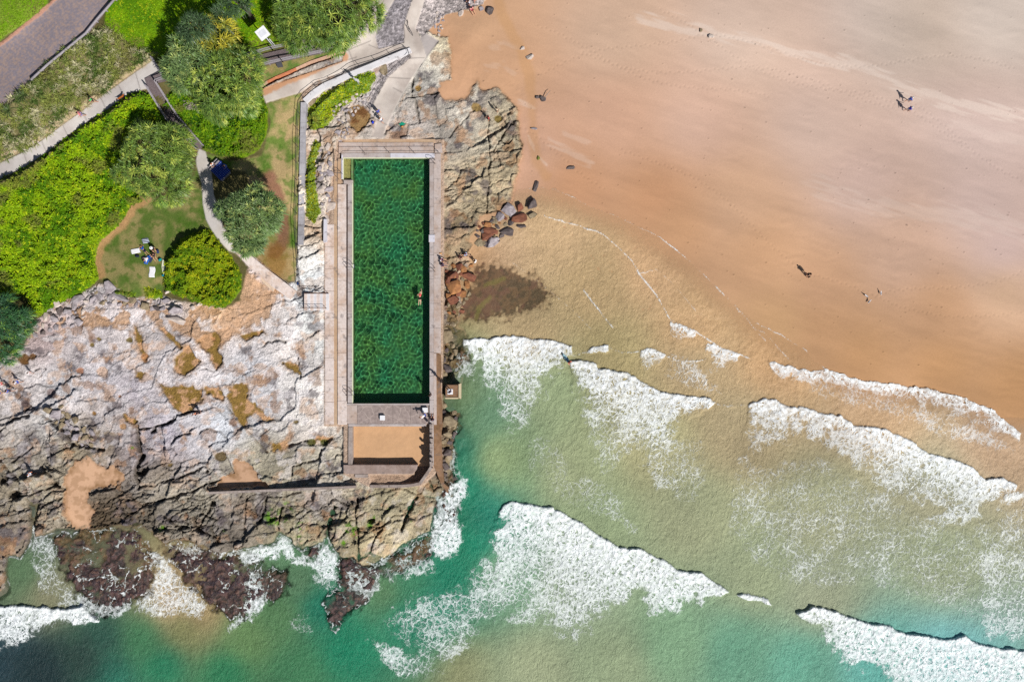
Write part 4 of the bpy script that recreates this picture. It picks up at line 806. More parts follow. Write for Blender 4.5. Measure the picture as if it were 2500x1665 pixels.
pmb(MB().prism(rect(952.6, 374, 1061, 385), DK+.03, 1.0), 'white_coping', M['copewhite'], bevel=.02); pmb(MB().prism(rect(833, 378, 837, 437), DK+.05, 1.0), 'white_coping', M['copewhite'], bevel=.02)
lip = MB(); lip.prism(rect(859.6, 441, 861.2, 984), DK+.005, 1.3); lip.prism(rect(838, 385.2, 1048, 386.6), DK+.005, 1.3); lip.prism(rect(837.2, 386, 838.4, 439), DK+.005, 1.3)
pmb(lip, 'painted_edge', flat('cream_edge_paint', (222,224,190), .7, .2, .08))
pmb(run(MB(), 824, 450, 846.5, 1037, DK, 1.2, 58), 'deck_slab', M['deck'], bevel=.015)
pmb(run(MB(), 1059, 375, 1076, 862, DK-.03, 1.0, 62), 'deck_slab', M['deck2'], bevel=.015)
pmb(run(MB(), 826, 348, 1058, 373.4, DK-.04, 1.1, 60, True), 'deck_slab', M['deck2'], bevel=.015)
pmb(MB().prism([(1061,352),(1078,350),(1080,373),(1061,373)], DK-.05, 1.0), 'corner_slab', M['deck2'], bevel=.015)
pmb(run(MB(), 793, 548, 815, 1036, DK-.05, 1.2, 52, gap=.6, jit=.03), 'deck_slab', M['deck'], bevel=.015)
pmb(MB().prism(rect(815.6, 392, 823.4, 1038), DK-.12, 1.2).prism(rect(838, 340, 1062, 347.4), DK-.1, 1.2).prism(rect(824, 388, 832.6, 449), DK-.08, 1.2), 'sandy_drain', M['channel'])
# crazed paving across the south end
mc, nt, b = newmat('crazed_paving', .9, .2)
tc = N(nt, 'ShaderNodeTexCoord').outputs['Object']
wn1 = N(nt, 'ShaderNodeTexNoise', i_Scale=1.5); nt.links.new(tc, wn1.inputs['Vector']); wvv = vadd(tc, wn1.outputs['Color'], .5)
vo = N(nt, 'ShaderNodeTexVoronoi', voronoi_dimensions='2D', feature='DISTANCE_TO_EDGE', i_Scale=.72); nt.links.new(wvv, vo.inputs['Vector'])
n2 = N(nt, 'ShaderNodeTexNoise', i_Scale=2.5, i_Detail=7., i_Roughness=.7); nt.links.new(tc, n2.inputs['Vector'])
cc_ = mix_(nt, maprange(nt, n2.outputs[0], .35, .65), C(172,156,150), C(140,126,122)); cc_ = mix_(nt, maprange(nt, vo.outputs['Distance'], .01, .05, .55, 0), cc_, C(196,180,172)); nt.links.new(cc_, b.inputs['Base Color'])
bp = N(nt, 'ShaderNodeBump', i_Strength=.5, i_Distance=.05); nt.links.new(n2.outputs[0], bp.inputs['Height']); nt.links.new(bp.outputs[0], b.inputs['Normal'])
pmb(run(MB(), 872, 989.5, 1046, 1034, DK, .2, 44, True), 'crazed_slab', mc); pmb(MB().prism(rect(847, 989.5, 871.5, 1034), DK, .6), 'end_slab', M['deck2'])
pmb(MB().prism(rect(927, 1014, 939, 1026), DK+.35, DK), 'starting_block', M['white'], bevel=.02).name = 'starting_block'
pmb(MB().prism(rect(1031, 995, 1043.5, 1007), DK+.4, DK), 'starting_block', M['white'], bevel=.02)
pmb(MB().prism([(1047, 573.5),(1061, 573.5),(1061, 591),(1047, 591)], DK+.12, DK), 'lane_marker_slab', M['copewhite'])
# brown walkway on the sea wall
sw = empty('sea_wall_walkway', W(1067, 1000, 1.6), 'brown algae stained concrete walkway along the seaward side of the pool', 'walkway')
P_ = [(1059,863),(1070,862),(1077,868),(1078,900),(1076,930),(1078,980),(1079,1010),(1080,1040),(1077,1060),(1078,1090),(1079,1140),(1084,1180),(1096,1190),(1092,1204),(1076,1180),(1062,1144),(1059.2,1137)]
MB().prism(P_, 1.62, -.9).build('walkway_top', M['walk'], sw)
MB().prism([(1059,863),(1065,863),(1066,1037),(1059,1037)], 1.68, 1.6).build('worn_edge', M['deck2'], sw)
# toddlers' sand pit
pit = empty('sand_pit', W(950, 1088, .8), 'sand filled square basin with high walls below the pool end', 'paddling pool')
gx, gy = np.meshgrid(np.linspace(W(856,0,.8)[0], W(1054,0,.8)[0], 70), np.linspace(W(0,1138,.8)[1], W(0,1036,.8)[1], 40))
gz = .78+(fbm(gx*10, gy*10, 26, 4, 821)-.5)*.16+.05*np.exp(-((gx+17)**2+(gy+14)**2)/6)
i_ = np.arange(gx.size).reshape(gx.shape); q_ = np.stack([i_[:-1, :-1], i_[:-1, 1:], i_[1:, 1:], i_[1:, :-1]], -1).reshape(-1, 4)
o = mesh_np('sand_floor', np.stack([gx, gy, gz], -1), q_, M['sandm'], None, smooth=True); o.parent = pit; o.matrix_parent_inverse = Matrix.Translation(-Vector(pit.location))
MB().prism([(850,1041.5),(859.5,1041.5),(860,1134),(849.5,1134)], 1.72, .1).build('side_wall', M['wallc'], pit, bevel=.03)
MB().prism([(838,1134.5),(1019,1134.5),(1016,1148),(1008,1157),(845,1157),(838,1152)], 1.82, .0).build('end_wall', concmat('end_wall_concrete', (164,146,138), (134,112,100), .5, .6, .18), pit, bevel=.04)
# stone parapet with broken top
par = empty('stone_parapet', W(1053, 1100, 1.7), 'broken topped stone parapet on the seaward corner of the sand pit', 'wall')
pb = MB(); R3 = random.Random(4)
for i in range(9):
    v0 = 1035+i*11.6; w0 = R3.uniform(-1, 1)
    pb.prism([(1048.6+w0*.4, v0+.3), (1055.5+w0, v0+.3), (1055.5+w0, v0+11.2), (1048.6+w0*.4, v0+11.2)], 2.35+R3.uniform(-.35, .35), .3)
pts_ = [(1053,1140),(1043,1155),(1034,1168),(1025,1180),(1008,1184),(990,1186),(970,1187),(950,1187),(925,1187),(903,1187)]
for i in range(len(pts_)-1):
    p, q = pts_[i], pts_[i+1]; z = (2.1-i*.11 if i < 3 else 1.5)+R3.uniform(-.08, .08); a = W(*p, z); b2 = W(*q, z)
    pb.bar((a[0], a[1], z/2+.1), (b2[0], b2[1], z/2+.1), .42, z)
pb.build('parapet_stone', M['wallc'], par, bevel=.03)
for i in range(5):
    x, y, z = W(1050, 1040+i*22, 2.5); MB().box((x+.1, y, 2.75), (.22, .25, .5)).build('broken_post', M['wallc'], par)
# stepped block west of the corner
sb = empty('stepped_block', W(884, 1160, 1.4), 'low stepped concrete block where the long wall meets the pool corner', 'steps')
for i, (a, b_, z) in enumerate(((1157.5, 1166, 1.72), (1166.5, 1173, 1.5), (1173.5, 1179, 1.3), (1179.5, 1186, 1.1))):
    MB().prism([(866+i*1, a), (898-i*1, a), (898-i, b_), (866+i, b_)], z, -.2).build('step', M['wallc'], sb, bevel=.03)
lw = empty('long_sea_wall', W(690, 1196, 1), 'long thin grey concrete wall crossing the lower rock platform', 'wall')
for i in range(12):
    t0, t1 = i/12, (i+1)/12-.001; f = lambda t: (509+(868-509)*t, 1203.5-15*t)
    (a0, b0), (a1, b1_e) = f(t0), f(t1); z0 = 2.05
    MB().prism([(a0, b0-2.6), (a1, b1_e-2.6), (a1, b1_e+3), (a0, b0+3)], z0, -.3).build('wall_section', M['wallc'], lw)
# square pier block in the water
pr = empty('pier_block', W(1106, 956, 1.9), 'square concrete block with raised rim standing in the foam beside the pool', 'pier block')
MB().prism([(1087,939.5),(1124,939.5),(1124,973),(1087,973)], 1.9, -2.4).build('block_body', M['walk'], pr, bevel=.04)
MB().prism([(1119.5,938),(1126,936),(1125.5,974),(1119.5,971)], 2.05, 1.5).prism([(1087,970.5),(1119,970.5),(1119,974),(1087,974)], 2.0, 1.6).build('raised_rim', flat('pale_rim', (206,190,158), .9), pr)
MB().prism(rect(1092.5, 950, 1105.5, 963), 1.98, 1.9).build('white_slab', M['white'], pr)

# ---- rails, ladders
def P3(u, v, z): return W(u, v, z)
def railing(name, pts, hgt, spacing, mat, label, cat, rails=(1.0, .5), r=.03, pr_=.03, group=None, post_mat=None):
    """pts: (u, v, z ground) where the rail foot stands; rails at fractions of the height"""
    g = [Vector(P3(*p)) for p in pts]; e = empty(name, g[0], label, cat, group)
    for f in rails: MB().tube([p+Vector((0, 0, hgt*f)) for p in g], r, 6).build('rail', mat, e, True)
    L = [0]
    for a, b in zip(g[:-1], g[1:]): L.append(L[-1]+(b-a).length)
    n = max(1, round(L[-1]/spacing))
    for i in range(n+1):
        s = L[-1]*i/n; k = max(0, min(len(g)-2, next((j-1 for j in range(1, len(L)) if L[j] >= s-1e-6), 0))); t = (s-L[k])/max(1e-6, L[k+1]-L[k]); p = g[k].lerp(g[k+1], t)
        MB().tube([p+Vector((0, 0, -.15)), p+Vector((0, 0, hgt))], pr_, 6).build('post', post_mat or mat, e, True)
    return e
def zz(u, v, d=0): return float(zat(u, v))+d
railing('safety_rail', [(u, v, zz(u-3, v)) for u, v in ((992,122),(925,150),(862,173),(800,201),(776,208),(745,234),(733,252),(729,300),(727,380),(725,470),(724,560),(727,610),(731,660),(735,705),(748,713))], 1.05, 2.2, M['darkrail'], 'dark two bar handrail above the white kerb and grey retaining wall', 'railing')
railing('ramp_rail', [(u, v, zz(u, v)) for u, v in ((996,124),(1001,139),(973,165),(945,189),(930,217),(914,247),(903,268))], 1.0, 2.4, M['darkrail'], 'dark handrail down the left side of the beach ramp', 'railing')
railing('ramp_stair_rail', [(u, v, zz(u, v)) for u, v in ((996,55),(997,68),(1008,88))], .95, 1.2, M['darkrail'], 'short dark rail at the top of the beach ramp steps', 'railing')
railing('pool_rail', [(u, v, DK) for u, v in ((1070,372),(950,373),(840,373),(829,382),(827,410),(827,438))], .95, 3.0, M['darkrail'], 'dark rail around the top left corner of the pool', 'railing', rails=(1.0,))
railing('bay_rail', [(u, v, DK) for u, v in ((818,368),(817,400),(818,424),(836,425))], .95, 1.5, M['darkrail'], 'dark rail beside the shallow entry bay', 'railing', rails=(1.0, .5))
MB().tube([P3(846.5, 452, DK+.05), P3(846.5, 980, DK+.05)], .035, 6).build('deck_pipe', M['rust'], None)
tagit(bpy.data.objects['deck_pipe'], 'long thin rust brown pipe lying along the left pool deck', 'pipe')
def ladder(u, v, sgn, label):
    e = empty('pool_ladder', W(u, v, DK), label, 'pool ladder', 'steel ladders at the pool edge')
    for dv in (0, 9):
        a = Vector(W(u, v+dv, DK)); s = sgn
        pts = [a+Vector((-.35*s, 0, 0)), a+Vector((-.35*s, 0, .75)), a+Vector((-.15*s, 0, .95)), a+Vector((.25*s, 0, .95)), a+Vector((.45*s, 0, .7)), a+Vector((.5*s, 0, -1.2))]
        MB().tube(pts, .03, 6).build('handrail', M['darkrail'], e, True)
    for k in range(4):
        a = Vector(W(u, v, DK)); MB().bar(a+Vector((.5*sgn, 0, -.2-.3*k)), a+Vector((.5*sgn, -.5, -.2-.3*k)), .08, .03).build('rung', M['steel'], e)
    return e
ladder(853, 645, 1, 'steel ladder half way down the left pool edge'); ladder(852, 955, 1, 'steel ladder near the lower left end of the pool')
ladder(1056, 392, -1, 'steel ladder in the top right corner of the pool'); ladder(1056, 655, -1, 'steel ladder half way down the right pool edge')
# retaining walls
rw = empty('white_kerb_wall', W(860, 178, 3.5), 'broad whitewashed concrete wall top curving below the handrail', 'wall')
ctr = [(1003,122),(960,138),(905,162),(865,178),(830,193),(792,209),(766,226),(743,247)]
for (a, b_), (c_, d_) in zip(ctr[:-1], ctr[1:]):
    z0, z1 = (max(float(zz(p_+o1, q_+o2)) for o1 in (-6, 0, 6) for o2 in (-8, -4, 0, 4, 8))+.12 for p_, q_ in ((a, b_), (c_, d_))); nx_, ny_ = -(d_-b_), (c_-a); L_ = math.hypot(nx_, ny_); nx_ /= L_; ny_ /= L_; w_ = 6.5
    MB().slopes([(a+nx_*-w_, b_+ny_*-w_, z0), (c_+nx_*-w_, d_+ny_*-w_, z1), (c_+nx_*w_, d_+ny_*w_, z1), (a+nx_*w_, b_+ny_*w_, z0)], 1.6).build('wall_top', M['whitewall'], rw)
gw = empty('grey_retaining_wall', W(732, 420, 3), 'straight grey concrete retaining wall between the lawn and the pool bank', 'wall')
for i in range(14):
    v0 = 250+i*24.9; z0, z1 = zz(728, v0, .2), zz(728, min(v0+24, 598), .2); sh = -8*i/14*.9
    MB().slopes([(734+sh, v0, z0), (747+sh, v0, z0), (746.5+sh, v0+24.5, z1), (733.5+sh, v0+24.5, z1)], 2.2).build('wall_section', concmat('grey_wall', (176,174,180), (150,146,150), .6, .5) if i == 0 else bpy.data.materials['grey_wall'], gw)
bw = empty('brick_planter_wall', W(740, 165, 4), 'curved orange brick retaining wall above the sandy ditch', 'wall')
ctr = [(634,211),(652,200),(672,190),(700,178),(722,168),(757,152),(800,138),(842,124)]
for i, ((a, b_), (c_, d_)) in enumerate(zip(ctr[:-1], ctr[1:])):
    z0, z1 = zz(a, b_-8, .12), zz(c_, d_-8, .12)
    MB().slopes([(a, b_-3, z0), (c_, d_-3, z1), (c_+.5, d_+1.4, z1), (a+.5, b_+1.4, z0)], 1.5).build('wall_course', M['brick'] if i in (1, 2, 3) else flat('salmon_render', (206,168,144), .9, .1, .2), bw)
# concrete slab ramp to the rocks
rp_ = empty('slab_ramp', W(660, 670, 2.4), 'pinkish concrete ramp slab running down to the rocks', 'ramp')
MB().slopes([(574,615,zz(574,615,.3)),(604,617,zz(604,617,.3)),(650,655,2.75),(722,710,2.25),(709,731,2.2),(665,701,2.5),(607,652,zz(607,652,.25))], .5).build('ramp_slab', M['deck'], rp_)
MB().slopes([(577,617,zz(574,615,.31)),(590,617,zz(604,617,.31)),(634,664,2.78),(620,662,2.78)], .1).build('red_strip', flat('faded_red_concrete', (188,140,130), .9), rp_)
MB().slopes([(607,655,2.75),(617,652,2.75),(670,702,2.45),(666,712,2.3),(640,690,2.3)], .7).build('ramp_edge', flat('crumbling_edge', (214,190,168), .9, .1, .3, 5), rp_)
st_ = empty('concrete_steps', W(770, 737, 2), 'pale concrete steps down from the rocks to the pool deck', 'steps')
for i in range(8):
    u0 = 742+i*7.6; MB().prism([(u0, 717), (u0+7.3, 717), (u0+7.3, 758), (u0, 758)], 2.55-i*.085, 1.0).build('step', M['whitewall'] if i % 2 else M['deck'], st_, bevel=.02)
railing('step_rail', [(745,716,2.45),(800,716,1.9)], .9, 1.0, M['rust'], 'rusty rail on the upper side of the concrete steps', 'railing')
railing('step_rail', [(738,752,2.45),(797,753,1.9)], .9, 1.0, M['rust'], 'rusty rail on the lower side of the concrete steps', 'railing')
MB().prism([(790,535),(797,535),(797,590),(789,592)], 2.2, 1.5).build('bench_slab', M['copewhite']); tagit(bpy.data.objects['bench_slab'], 'narrow white slab bench against the bank left of the pool', 'bench')

# ---- timber stairs, landing and boardwalk
ts = empty('timber_stairs', W(400, 250, 5.5), 'grey weathered timber stairs descending from the footpath', 'stairs')
z_t, z_b = zz(350, 200, .12), zz(490, 372, .1)
MB().slopes([(352,192,z_t),(393,172,z_t),(407,197,z_t),(383,203,z_t),(360,214,z_t)], .15).build('landing', M['timberdark'], ts)
n = 17
for i in range(n):
    t0, t1 = i/n, (i+.93)/n; L0, R0 = (360,214), (383,202); L1, R1 = (414,300), (437,286); z = z_t-.05-(z_t-z_b)*.62*t0
    f = lambda A, B, t: (A[0]+(B[0]-A[0])*t, A[1]+(B[1]-A[1])*t)
    MB().slopes([(*f(L0, L1, t0), z), (*f(R0, R1, t0), z), (*f(R0, R1, t1), z), (*f(L0, L1, t1), z)], .06).build('tread', M['timberdark'], ts)
zm = z_t-(z_t-z_b)*.62; n = 20
for i in range(n):
    t0, t1 = i/n, (i+.93)/n; L0, R0 = (414,300), (437,286); L1, R1 = (483,366), (500,358); z = zm-(zm-z_b)*t0
    MB().slopes([(*f(L0, L1, t0), z), (*f(R0, R1, t0), z), (*f(R0, R1, t1), z), (*f(L0, L1, t1), z)], .06).build('ramp_board', M['timberdark'], ts)
def timber_fence(name, pts, label, hgt=1.05, sp=1.9, rails=(1.0, .5), w=.12):
    g = [Vector(P3(*p)) for p in pts]; e = empty(name, g[0], label, 'fence')
    for fr in rails:
        for a, b in zip(g[:-1], g[1:]): MB().bar(a+Vector((0, 0, hgt*fr)), b+Vector((0, 0, hgt*fr)), w, .06).build('rail', M['timber'], e)
    for a, b in zip(g[:-1], g[1:]):
        n = max(1, round((b-a).length/sp))
        for i in range(n+1): p = a.lerp(b, i/n); MB().box(p+Vector((0, 0, hgt*.46)), (.12, .12, hgt*1.15)).build('post', M['timber'], e)
    return e
timber_fence('timber_handrail', [(362,214,z_t),(415,299,zm),(484,366,z_b)], 'grey timber handrail along the left of the timber stairs')
timber_fence('timber_handrail', [(376,146,z_t),(405,194,z_t),(384,202,z_t),(438,286,zm),(501,358,z_b)], 'grey timber handrail along the right of the timber stairs')
bd = empty('timber_boardwalk', W(690, 140, 4.6), 'dark grey plank boardwalk beneath the big pandanus', 'boardwalk')
zb_ = lambda u, v: zz(u, v, .25)
n = 64
for i in range(n):
    f = lambda t: ((604+(736-604)*min(t*1.75, 1)+(835-736)*max(0, (t-.571)/.429), 141-31*min(t*1.75, 1)+5*max(0, (t-.571)/.429)), (624+(750-624)*min(t*1.75, 1)+(840-750)*max(0, (t-.571)/.429), 165-27*min(t*1.75, 1)-18*max(0, (t-.571)/.429)))
    (a, b_), (c_, d_) = f(i/n); (e_, f_), (g_, h_) = f((i+.9)/n); z = zz(a+8, b_+10, .22)
    MB().slopes([(a, b_, z), (c_, d_, z), (g_, h_, z), (e_, f_, z)], .08).build('plank', M['timberdark'], bd)
timber_fence('boardwalk_fence', [(628,165,zz(628,165,.1)),(690,151,zz(690,151,.1)),(752,138,zz(752,138,.1)),(842,118,zz(842,118,.1))], 'pale timber fence on the lower side of the boardwalk', w=.16)
timber_fence('boardwalk_fence', [(604,139,zz(604,139,.1)),(665,122,zz(665,122,.1)),(736,108,zz(736,108,.1)),(780,100,zz(780,100,.1))], 'timber fence on the upper side of the boardwalk next to the bright lawn')
pl = empty('bench_pad', W(681, 158, 4), 'small dark metal plate beside the boardwalk fence', 'plate'); MB().slopes([(673,154,zz(680,160,.35)),(686,151,zz(680,160,.35)),(690,162,zz(680,160,.35)),(677,164,zz(680,160,.35))], .3).build('plate', flat('dark_plate', (84,84,92)), pl)
# low timber guard rail beside the road
gr = railing('guard_rail', [(u, v, zz(u, v)) for u, v in ((285,2),(268,22),(243,50),(214,86),(170,122),(120,163),(82,198))], .55, 1.8, M['timber'], 'low pale timber guard rail between the brick road and the strap leaf bank', 'guard rail', rails=(1.0,), r=.16, pr_=.1)

# ---- signs
def board(u, v, z, w, h, t, rz, tilt, mat, name, parent):
    x, y, _ = W(u, v, z); return MB().box((x, y, z), (w, h, t), rz, tilt).build(name, mat, parent)
sg = empty('tall_sign', W(673, 121, zz(673, 121)), 'tall grey pole carrying a square white panel beside the boardwalk', 'sign')
zg = zz(673, 121); a = Vector(W(673, 121, zg)); top = zg+5.1
MB().tube([a, a+Vector((0, 0, 5.0))], .07, 8).build('pole', M['steel'], sg, True)
MB().tube([a+Vector((.25, .08, 0)), a+Vector((.2, .06, 3.4))], .05, 8).build('pole', M['steel'], sg, True)
MB().box((a.x-.1, a.y+.1, top), (1.35, 1.35, .08), math.radians(38), math.radians(8)).build('panel', M['white'], sg)
MB().box((a.x-.1, a.y+.1, top+.045), (.95, .7, .03), math.radians(38), math.radians(8)).build('panel_inset', flat('pale_grey_panel', (214,216,224)), sg)
s2 = empty('path_sign', W(878, 209, zz(878, 209)), 'double board white sign on a post in the green patch below the kerb wall', 'sign')
a = Vector(W(878, 209, zz(878, 209))); MB().tube([a, a+Vector((0, 0, 2.7))], .045, 8).build('post', M['steel'], s2, True)
MB().box((a.x-.02, a.y+.02, a.z+2.4), (.75, .06, .5), math.radians(-22)).build('upper_board', M['white'], s2); MB().box((a.x-.02, a.y+.02, a.z+1.75), (.6, .06, .45), math.radians(-22)).build('lower_board', M['white'], s2)

# ------------------------------------------------------------------ foliage
def blades(base, dirv, L, w, droop, colr, seg=2, tip=.12, seed=0):
    """vectorised leaf blades: returns verts, quads, colours"""
    n = len(base); up = np.array([0, 0, 1.]); side = np.cross(dirv, up); nn = np.linalg.norm(side, axis=1, keepdims=True); side = np.where(nn > 1e-3, side/np.maximum(nn, 1e-6), np.array([1., 0, 0]))
    V_ = np.zeros((n, (seg+1)*2, 3), np.float32)
    for k in range(seg+1):
        t = k/seg; ww = w*((1-t)*(.55+1.3*t)+tip*t) if seg > 1 else w*(1 if k == 0 else tip)
        p = base+dirv*(L*t)[:, None]; p[:, 2] -= droop*t*t
        V_[:, 2*k] = p-side*(ww/2)[:, None]; V_[:, 2*k+1] = p+side*(ww/2)[:, None]
    i0 = (np.arange(n)*(seg+1)*2)[:, None]
    q = np.concatenate([i0+np.array([[2*k, 2*k+1, 2*k+3, 2*k+2]]) for k in range(seg)], 0)
    return V_.reshape(-1, 3), q, np.repeat(colr, (seg+1)*2, axis=0)
def leafmat(name, rough=.5, spec=.35, trans=.12, var=.25):
    m, nt, b = newmat(name, rough, spec)
    a = N(nt, 'ShaderNodeAttribute', attribute_name='Col').outputs['Color']
    tc = N(nt, 'ShaderNodeTexCoord').outputs['Object']; n1 = N(nt, 'ShaderNodeTexNoise', i_Scale=9., i_Detail=2.); nt.links.new(tc, n1.inputs['Vector'])
    vm = N(nt, 'ShaderNodeVectorMath', operation='SCALE'); nt.links.new(a, vm.inputs[0]); nt.links.new(maprange(nt, n1.outputs[0], .3, .7, 1-var, 1+var), vm.inputs['Scale'])
    nt.links.new(vm.outputs[0], b.inputs['Base Color'])
    tr = N(nt, 'ShaderNodeBsdfTranslucent'); nt.links.new(vm.outputs[0], tr.inputs['Color']); mx = N(nt, 'ShaderNodeMixShader'); mx.inputs[0].default_value = trans
    nt.links.new(b.outputs[0], mx.inputs[1]); nt.links.new(tr.outputs[0], mx.inputs[2]); nt.links.new(mx.outputs[0], nt.nodes['Material Output'].inputs['Surface'])
    return m
M['leaf'] = leafmat('strap_leaves', .45, .4); M['cover'] = leafmat('ground_cover_leaves', .6, .25, .18); M['bark'] = flat('grey_bark', (150,140,132), .95, .1, .3, 6)
def pandanus(u, v, Rm, hc, nros, cols, label, bl=.8, bw=.075, nb=13, gaps=(), flatn=.55, bare=(), name='pandanus_tree', seed=1, sq=(1, 1), yel=.1):
    Rm *= .93; rr_ = np.random.RandomState(seed); zg = zz(u, v); zc = zg+hc; cx, cy, _ = W(u, v, zc)
    e = empty(name, (cx, cy, zg), label, 'pandanus tree', 'pandanus trees on the headland'); nros = int(nros*1.75); bw *= 1.25; bl *= 1.08; cols = [tuple(x*1.1 for x in c) for c in cols]
    k = np.arange(nros)+.5; zf = 1-k/nros*1.18; th = k*2.39996+rr_.uniform(-.25, .25, nros); rad = np.sqrt(np.clip(1-zf*zf, 0, 1))
    rn_ = 1+(vnoise(np.cos(th)*rad*2.2+5, np.sin(th)*rad*2.2+5, seed)-.5)*.8+rr_.uniform(-.06, .06, nros)
    P0 = np.stack([np.cos(th)*rad*Rm*rn_*sq[0], np.sin(th)*rad*Rm*rn_*sq[1], zf*Rm*flatn*(.75+.5*rn_*.5)], -1)
    keep = np.ones(nros, bool)
    for gx_, gy_, gr_ in gaps: keep &= np.hypot(P0[:, 0]-gx_, P0[:, 1]-gy_) > gr_
    keep &= (vnoise(P0[:, 0]/1.3+9, P0[:, 1]/1.3+9, seed+4) > .24) | (rr_.rand(nros) > .5)
    P1 = P0[keep]*np.array([.8, .8, .35]); P0 = np.concatenate([P0[keep], P1[::2]]); nv = P0/np.array([1, 1, flatn*.8]); nv /= np.linalg.norm(nv, axis=1, keepdims=True); nr = len(P0)
    cid = rr_.rand(nr); base = []; dr = []; cl = []; LL = []
    c_a, c_b, c_y = (np.array(C(*c)) for c in cols)
    for j in range(nb):
        ph = 2*math.pi*j/nb+rr_.uniform(-.3, .3, nr); el = rr_.uniform(.35, 1.35, nr)
        t1 = np.cross(nv, [0.3, .2, 1.]); t1 /= np.maximum(np.linalg.norm(t1, axis=1, keepdims=True), 1e-6); t2 = np.cross(nv, t1)
        d = nv*np.cos(el)[:, None]+(t1*np.cos(ph)[:, None]+t2*np.sin(ph)[:, None])*np.sin(el)[:, None]
        base.append(P0-nv*.12+rr_.uniform(-.05, .05, (nr, 3))); dr.append(d); LL.append(bl*rr_.uniform(.7, 1.2, nr)*(1+.25*np.sin(cid*20)))
        cc = c_a*(1-cid[:, None])+c_b*cid[:, None]; yl = (cid > 1-yel)[:, None]; cc = np.where(yl, c_y, cc)*rr_.uniform(.75, 1.35, (nr, 1))*(.75+.6*vnoise(P0[:, 0]*1.7, P0[:, 1]*1.7, seed+9))[:, None]; cl.append(cc)
    base = np.concatenate(base); dr = np.concatenate(dr); LL = np.concatenate(LL); cl = np.concatenate(cl)
    vv, qq, cc = blades(base, dr, LL, LL*0+bw*(1+rr_.uniform(-.2, .2, len(LL))), LL*.35, cl, 3)
    crown = mesh_np('crown', vv, qq, M['leaf'], None, cc); crown.parent = e; crown.location = (0, 0, hc)
    tb = MB(); tb.tube([(0, 0, -.3), (.15, .1, hc*.4), (0, .1, hc*.75)], [.28, .22, .18], 8)
    for j in range(7): a = j*.9+seed; tb.tube([(0, .05, hc*.45), (math.cos(a)*Rm*.3, math.sin(a)*Rm*.3, hc*.8), (math.cos(a)*Rm*.62, math.sin(a)*Rm*.62, hc+Rm*flatn*.1)], [.14, .1, .06], 6)
    for j in range(8): a = j*.785; tb.tube([(0, 0, hc*.25), (math.cos(a)*.6, math.sin(a)*.6, -.2)], [.05, .05], 5)
    loc(e, 'trunk', tb, flat('dark_trunk', (84,76,68), .95, .1, .3, 6) if 'dark_trunk' not in bpy.data.materials else bpy.data.materials['dark_trunk'], True)
    for (bx_, by_, bz_, n_) in bare:
        lb = MB(); r4 = random.Random(seed+n_)
        def grow(p, d, L, r, dep):
            q = p+d*L; m_ = (p+q)/2+Vector((r4.uniform(-.1, .1), r4.uniform(-.1, .1), .05)); lb.tube([p, m_, q], [r, r*.85, r*.65], 5)
            if dep: 
                for _ in range(r4.choice((2, 3))):
                    d2 = (d+Vector((r4.uniform(-.9, .9), r4.uniform(-.9, .9), r4.uniform(-.25, .5)))).normalized(); grow(q, d2, L*r4.uniform(.6, .85), r*.65, dep-1)
        for j in range(n_): grow(Vector((bx_*.5, by_*.5, bz_-.6)), Vector((bx_+r4.uniform(-.8, .8), by_+r4.uniform(-.8, .8), .6)).normalized(), 1.1, .06, 3)
        loc(e, 'bare_limb', lb, flat('bleached_wood', (186,172,166), .9), True)
    return e
GREEN = ((114,136,54), (72,104,50), (160,172,76)); BLUEG = ((114,136,82), (76,104,58), (158,170,96)); YEL = ((140,140,50), (92,112,44), (186,176,60)); DARKG = ((56,76,50), (76,100,62), (110,120,80))
pandanus(790, 25, 6.9, 4.2, 400, GREEN, 'largest pandanus, broad star leafed crown over the boardwalk at the top', gaps=((-.3, .6, 1.0), (-2.5, 1.6, .9)), seed=2, sq=(1, .86), bl=.75)
pandanus(455, 157, 3.1, 4.2, 150, BLUEG, 'small blue green pandanus beside the top of the timber stairs', seed=3, bl=.75, bare=((-.6, -3.4, .1, 6),))
pandanus(562, 212, 4.6, 4.6, 300, GREEN, 'yellow green pandanus on the round dark shrub mound', seed=4, bl=.7, yel=.2)
pandanus(522, 100, 2.8, 3.6, 60, YEL, 'yellowing pandanus with bleached bare limbs', seed=5, bl=.9, yel=.45, bare=((0, -.5, 1.4, 7),))
pandanus(478, 66, 1.7, 5.2, 30, DARKG, 'sparse dark pandanus with thin crown on the bright lawn', seed=6, bl=.8, yel=.0)
pandanus(541, 36, 1.3, 4.4, 14, DARKG, 'thin grey green pandanus right of the sparse dark one', seed=16, bl=.9, yel=0)
pandanus(382, 388, 4.9, 4.3, 300, GREEN, 'wide pandanus with a dark hollow at its left beside the big green slope', gaps=((-2.0, 1.0, 1.0), (-1.6, -.4, 1.0), (-2.2, 2.6, .8)), seed=7, bl=.75, yel=.2, bare=((-2.4, .6, .4, 3),))
pandanus(611, 528, 3.85, 6.3, 320, BLUEG, 'round grey green pandanus overhanging the footpath and picnic table', seed=8, bl=.62, sq=(.92, 1.08), yel=.08)
pandanus(2, 792, 3.9, 3.4, 210, ((58,98,52), (60,92,70), (110,140,60)), 'dark green pandanus at the left edge above the rocks', seed=9, bl=.7)
pandanus(581, 3, 1.3, 5.2, 18, DARKG, 'small palm like pandanus cut by the top edge', seed=10, bl=.95, yel=0)
pandanus(-48, 30, 3.5, 3.0, 120, GREEN, 'pandanus beyond the left of the road', seed=12) if False else None

